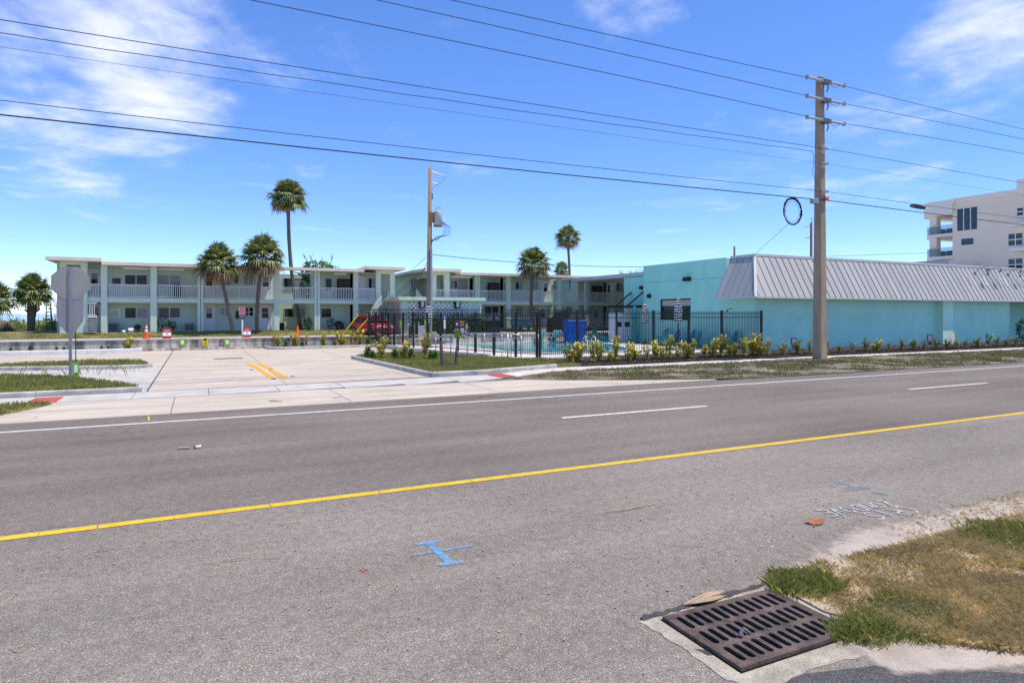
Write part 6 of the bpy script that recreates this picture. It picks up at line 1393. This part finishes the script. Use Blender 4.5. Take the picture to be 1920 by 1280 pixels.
def twig(px0,py0,px1,py1,r,lab,bow=.03,fork=False):
    a=Vector((*G(px0,py0),.012)); b=Vector((*G(px1,py1),.012)); n_=Vector((-(b-a).y,(b-a).x,0)).normalized()
    pts=[a.lerp(b,q)+n_*bow*math.sin(math.pi*q)+Vector((0,0,.012*math.sin(math.pi*q)+random.uniform(0,.004))) for q in np.linspace(0,1,9)]
    m=MB().tube(pts,[r*(.5+.9*math.sin(math.pi*min(.85,q+.1))) for q in np.linspace(0,1,9)],6)
    if fork: m.tube([pts[4],pts[6]+n_*.06,pts[6]+n_*.13+(b-a)*.1],r*.5,5)
    return one(m,'twig','dry_wood',lab,'twig','twigs on the road')
twig(380,1060,525,1047,.0045,'long thin curved dry twig lying on the near asphalt, left',.05); twig(1135,962,1231,945,.0055,'dry twig with pale tip lying on the asphalt in mid road',-.03,True); twig(1800,965,1819,969,.007,'short dark twig on the sand beside the dry grass',0); twig(1718,980,1738,992,.006,'short pale twig on the sandy strip',.0); twig(890,744,930,741,.012,'dark twig lying at the far edge of the asphalt',.0,True); twig(505,752,528,753.5,.012,'small brown twig on the concrete apron',0)
wd_=thing('bark_piece','pale splintered piece of palm wood beside the storm grate','wood piece',(3.65,3.99,.0)); 
for i in range(6):
    a=Vector((*G(1279,1136),.012)); b=Vector((*G(1357,1112+i*2.2),.02)); o=Vector((0,-.012*i,.008+.006*(i%3))); mid=a.lerp(b,.5)+o+Vector((0,-.02,.022))
    MB().add([tuple(a+o*.3),tuple(mid+Vector((0,-.022,0))),tuple(b+o+Vector((random.uniform(-.08,.03),0,.01))),tuple(mid+Vector((0,.022,.008))),tuple(mid+Vector((0,0,-.02)))],[(0,1,2,3),(0,4,2,1),(0,3,2,4)]).build('splinter','dry_wood',wd_)
lfp=[G(1508,981),G(1520,977.5),G(1536,977.5),G(1548,980),G(1541,984),G(1530,985),G(1522,984)]
m_=MB(); cen=Vector((*G(1528,981),.012)); 
V=[(x,y,.012+(.028 if i in(0,1,2,3) else .0)) for i,(x,y) in enumerate(lfp)]+[tuple(cen)]; m_.add(V,[(i,(i+1)%7,7) for i in range(7)]); m_.tube([tuple(cen),(*G(1526,988),.01)],.008,5); one(m_,'dead_leaf','dead_leaf','curled reddish brown dead leaf on the asphalt near the sand','leaf')
tr_=thing('litter','crumpled white cup with a dark strip to its left lying in the far lane','litter',(*G(365,841),0)); c1=Vector((*G(366,841),.03)); c2_=Vector((*G(377,840),.03)); MB().tube([c1,c2_],[.02,.03],8).build('cup','white_plain',tr_); MB().tube([(*G(364,841.2),.03),(*G(366.5,840.9),.03)],.026,8).build('red_band','red_paint',tr_); c3=Vector((*G(335,843),.03)); MB().tube([c3,(*G(356,842.2),.03)],[.02,.018],8).build('dark_strip','condo_grey',tr_)  # cup, red band and a dark tube left of them
nt_=MB(); q=Vector((3.42,3.36,.04)); nt_.lathe([(.012,0),(.022,.012),(.012,.026)],tuple(q),7); nt_.tube([q+Vector((0,0,.02)),q+Vector((.06,.03,.03)),q+Vector((.09,.0,.0))],.012,5); one(nt_,'scrap_metal','scrap','small twisted scrap of metal lying on the storm grate','scrap')
# dead palm debris by the pole
rng2=random.Random(3); deb=MB()
for i in range(500):
    x=rng2.uniform(-3,4.2) if i%3 else rng2.uniform(3,9); y=rng2.uniform(3.2,8); a=rng2.random()*6.28; l_=rng2.uniform(.008,.022)
    deb.ob((x,y,.006),(l_,l_*rng2.uniform(.4,1),.008),a)
tag(deb.build('loose_gravel','dry_wood'),'scattered loose grit on the near asphalt','gravel',kind='stuff')

# ================================================================== GRASS
def inpoly(P,x,y):
    P=np.array(P); n=len(P); c=np.zeros(len(x),bool); j=n-1
    for i in range(n):
        xi,yi=P[i]; xj,yj=P[j]; k=((yi>y)!=(yj>y))&(x<(xj-xi)*(y-yi)/((yj-yi)+1e-12)+xi); c^=k; j=i
    return c
def vnoise(x,y,s,seed):
    r=np.random.default_rng(seed); g=r.random((64,64)); fx=x*s; fy=y*s; ix=np.floor(fx).astype(int); iy=np.floor(fy).astype(int); tx=fx-ix; ty=fy-iy; tx=tx*tx*(3-2*tx); ty=ty*ty*(3-2*ty)
    G_=lambda a,b:g[a%64,b%64]; return (G_(ix,iy)*(1-tx)+G_(ix+1,iy)*tx)*(1-ty)+(G_(ix,iy+1)*(1-tx)+G_(ix+1,iy+1)*tx)*ty
def grass(name,poly,z,dens,h,w,m,label,xlim=None,thin=0,seed=1,lean=.6,zf=None,keep=None):
    P=np.array(poly); x0,x1=P[:,0].min(),P[:,0].max(); y0,y1=P[:,1].min(),P[:,1].max()
    if xlim: x0,x1=max(x0,xlim[0]),min(x1,xlim[1])
    r=np.random.default_rng(seed); n=int((x1-x0)*(y1-y0)*dens); x=r.uniform(x0,x1,n); y=r.uniform(y0,y1,n); k=inpoly(poly,x,y)
    nz=.6*vnoise(x,y,1.1,seed)+.4*vnoise(x,y,3.7,seed+1)
    if thin: k&=(r.random(n)>thin*np.clip((nz-.42)*4,0,1))
    if keep is not None: k&=keep(x,y,r)
    x,y,nz=x[k],y[k],nz[k]; n=len(x); a=r.uniform(0,2*np.pi,n); hh=h*r.uniform(.4,1.15,n)*(1.25-.6*nz); l=r.uniform(0,lean,n)*hh; a2=r.uniform(0,2*np.pi,n)
    zz=np.full(n,z) if zf is None else zf(x,y)
    ww=w*r.uniform(.6,1.3,n); V=np.zeros((n,4,3))
    dx,dy=np.cos(a)*ww/2,np.sin(a)*ww/2
    V[:,0]=np.c_[x-dx,y-dy,zz-.01]; V[:,1]=np.c_[x+dx,y+dy,zz-.01]; mx_=x+np.cos(a2)*l*.35; my_=y+np.sin(a2)*l*.35
    V[:,2]=np.c_[mx_+dx*.7,my_+dy*.7,zz+hh*.6]; V[:,3]=np.c_[x+np.cos(a2)*l,y+np.sin(a2)*l,zz+hh]
    F=np.arange(n)[:,None]*4; me=bpy.data.meshes.new(name); me.vertices.add(n*4); me.vertices.foreach_set('co',V.reshape(-1))
    me.loops.add(n*6); tri=np.concatenate([F+[0,1,2],F+[0,2,3]],1).reshape(-1); me.loops.foreach_set('vertex_index',tri.astype(np.int32)); me.polygons.add(n*2); me.polygons.foreach_set('loop_start',np.arange(0,n*6,3,dtype=np.int32)); me.polygons.foreach_set('loop_total',np.full(n*2,3,dtype=np.int32)); me.update(calc_edges=True); me.validate()
    me.materials.append(MAT[m]); o=bpy.data.objects.new(name,me); COL.objects.link(o); tag(o,label,'grass',kind='stuff'); return o
grass('verge_grass',P_V,.03,330,.085,.022,'grass_verge','patchy dry roadside grass on the right verge',(9,62),.97,3)
grass('island_grass',P_I,.10,650,.09,.018,'grass_green','green lawn grass on the kerbed island',None,.45,5)
grass('left_grass',P_1,.10,700,.12,.018,'grass_green','green grass on the left kerbed strip',(-9,0),.5,7)
grass('strip_grass',P_2,.10,500,.13,.022,'grass_green','narrow strip of grass behind the grey drive',(-10,0),.3,9)
grass('corner_grass',P_3,.03,900,.10,.016,'grass_green','small wedge of grass at the left roadside',(-7,0),.3,11)
PU=[(-30,48.65),(16,48.65),(16,51.95),(-30,51.95)]
grass('upper_grass',PU,.7,260,.085,.03,'grass_green','mown lawn grass in front of the motel',(-20,14),.8,13,zf=lambda x,y:.685+.275*(np.clip(y,48.6,51.9)-48.6)/3.3)
P_D=[(4.36,4.0),(5.2,4.08),(6.4,3.98),(8.3,4.06),(11,4.03),(16,4.0),(16,1.7),(9,1.65),(5.6,2.15),(4.95,2.42),(4.48,2.9),(4.3,3.4)]
grass('dry_grass',P_D,.02,21000,.055,.0034,'grass_dry','straw-coloured dry grass in the near right corner',(4.2,11),.8,17,lean=1.7,keep=lambda x,y,r:r.random(len(x))<np.clip((.55*vnoise(x,y,1.7,71)+.45*vnoise(x,y,5.1,72)-.27)*6,.06,1))
def clump(cx,cy,r_): return [(cx+r_*math.cos(a)*random.uniform(.7,1.1),cy+r_*.7*math.sin(a)*random.uniform(.7,1.1)) for a in np.linspace(0,5.9,12)]
for i,(px_,py_,r_,lab) in enumerate(((1505,1100,.32,'green grass clump at the back corner of the storm grate'),(1700,1165,.42,'bright green patch in the dry grass'),(1620,1185,.25,'green tuft overhanging the right corner of the storm grate'),(1890,1010,.5,'green grass patch at the far right of the dry grass'))):
    cx_,cy_=G(px_,py_); grass('green_grass',clump(cx_,cy_,r_*1.35),.02,12000 if i<3 else 6500,.075,.0036,'grass_clump',lab,None,.2,31+i,lean=1.3,keep=lambda x,y,r,a=cx_,b=cy_,q=r_:r.random(len(x))<np.clip(1.45-1.25*np.hypot((x-a)/(q*1.25),(y-b)/(q*.9))+.5*(vnoise(x,y,6,3)-.5),0,1))
grass('sand_wisps',[(4.5,4.05),(6.5,4.6),(12,4.6),(12,4.0),(4.5,3.95)],.006,900,.028,.0035,'grass_dry','sparse straw wisps on the sandy edge',None,1.3,41,lean=2.6)
grass('weed_blades',[(-7.5,30.6),(-2,30.2),(-2.0,26.5),(-4.3,27.1),(-6.6,29.4)],.0,5,.42,.007,'palm_dry','tall thin seed stalks rising behind the left grass strip',None,0,43,lean=.7)
mc=MB(); rr=random.Random(9)
for i in range(5200):
    x=rr.uniform(14.9,62); y=rr.uniform(23.9,25.9) if i%3 else rr.uniform(23.8,28.3); mc.ob((x,y,.065+rr.uniform(0,.03)),(rr.uniform(.04,.12),rr.uniform(.02,.05),.02),rr.random()*3.14)
tag(mc.build('mulch_chips','mulch'),'dark bark mulch chips in the croton bed','mulch',kind='stuff')
sc.render.film_transparent=False
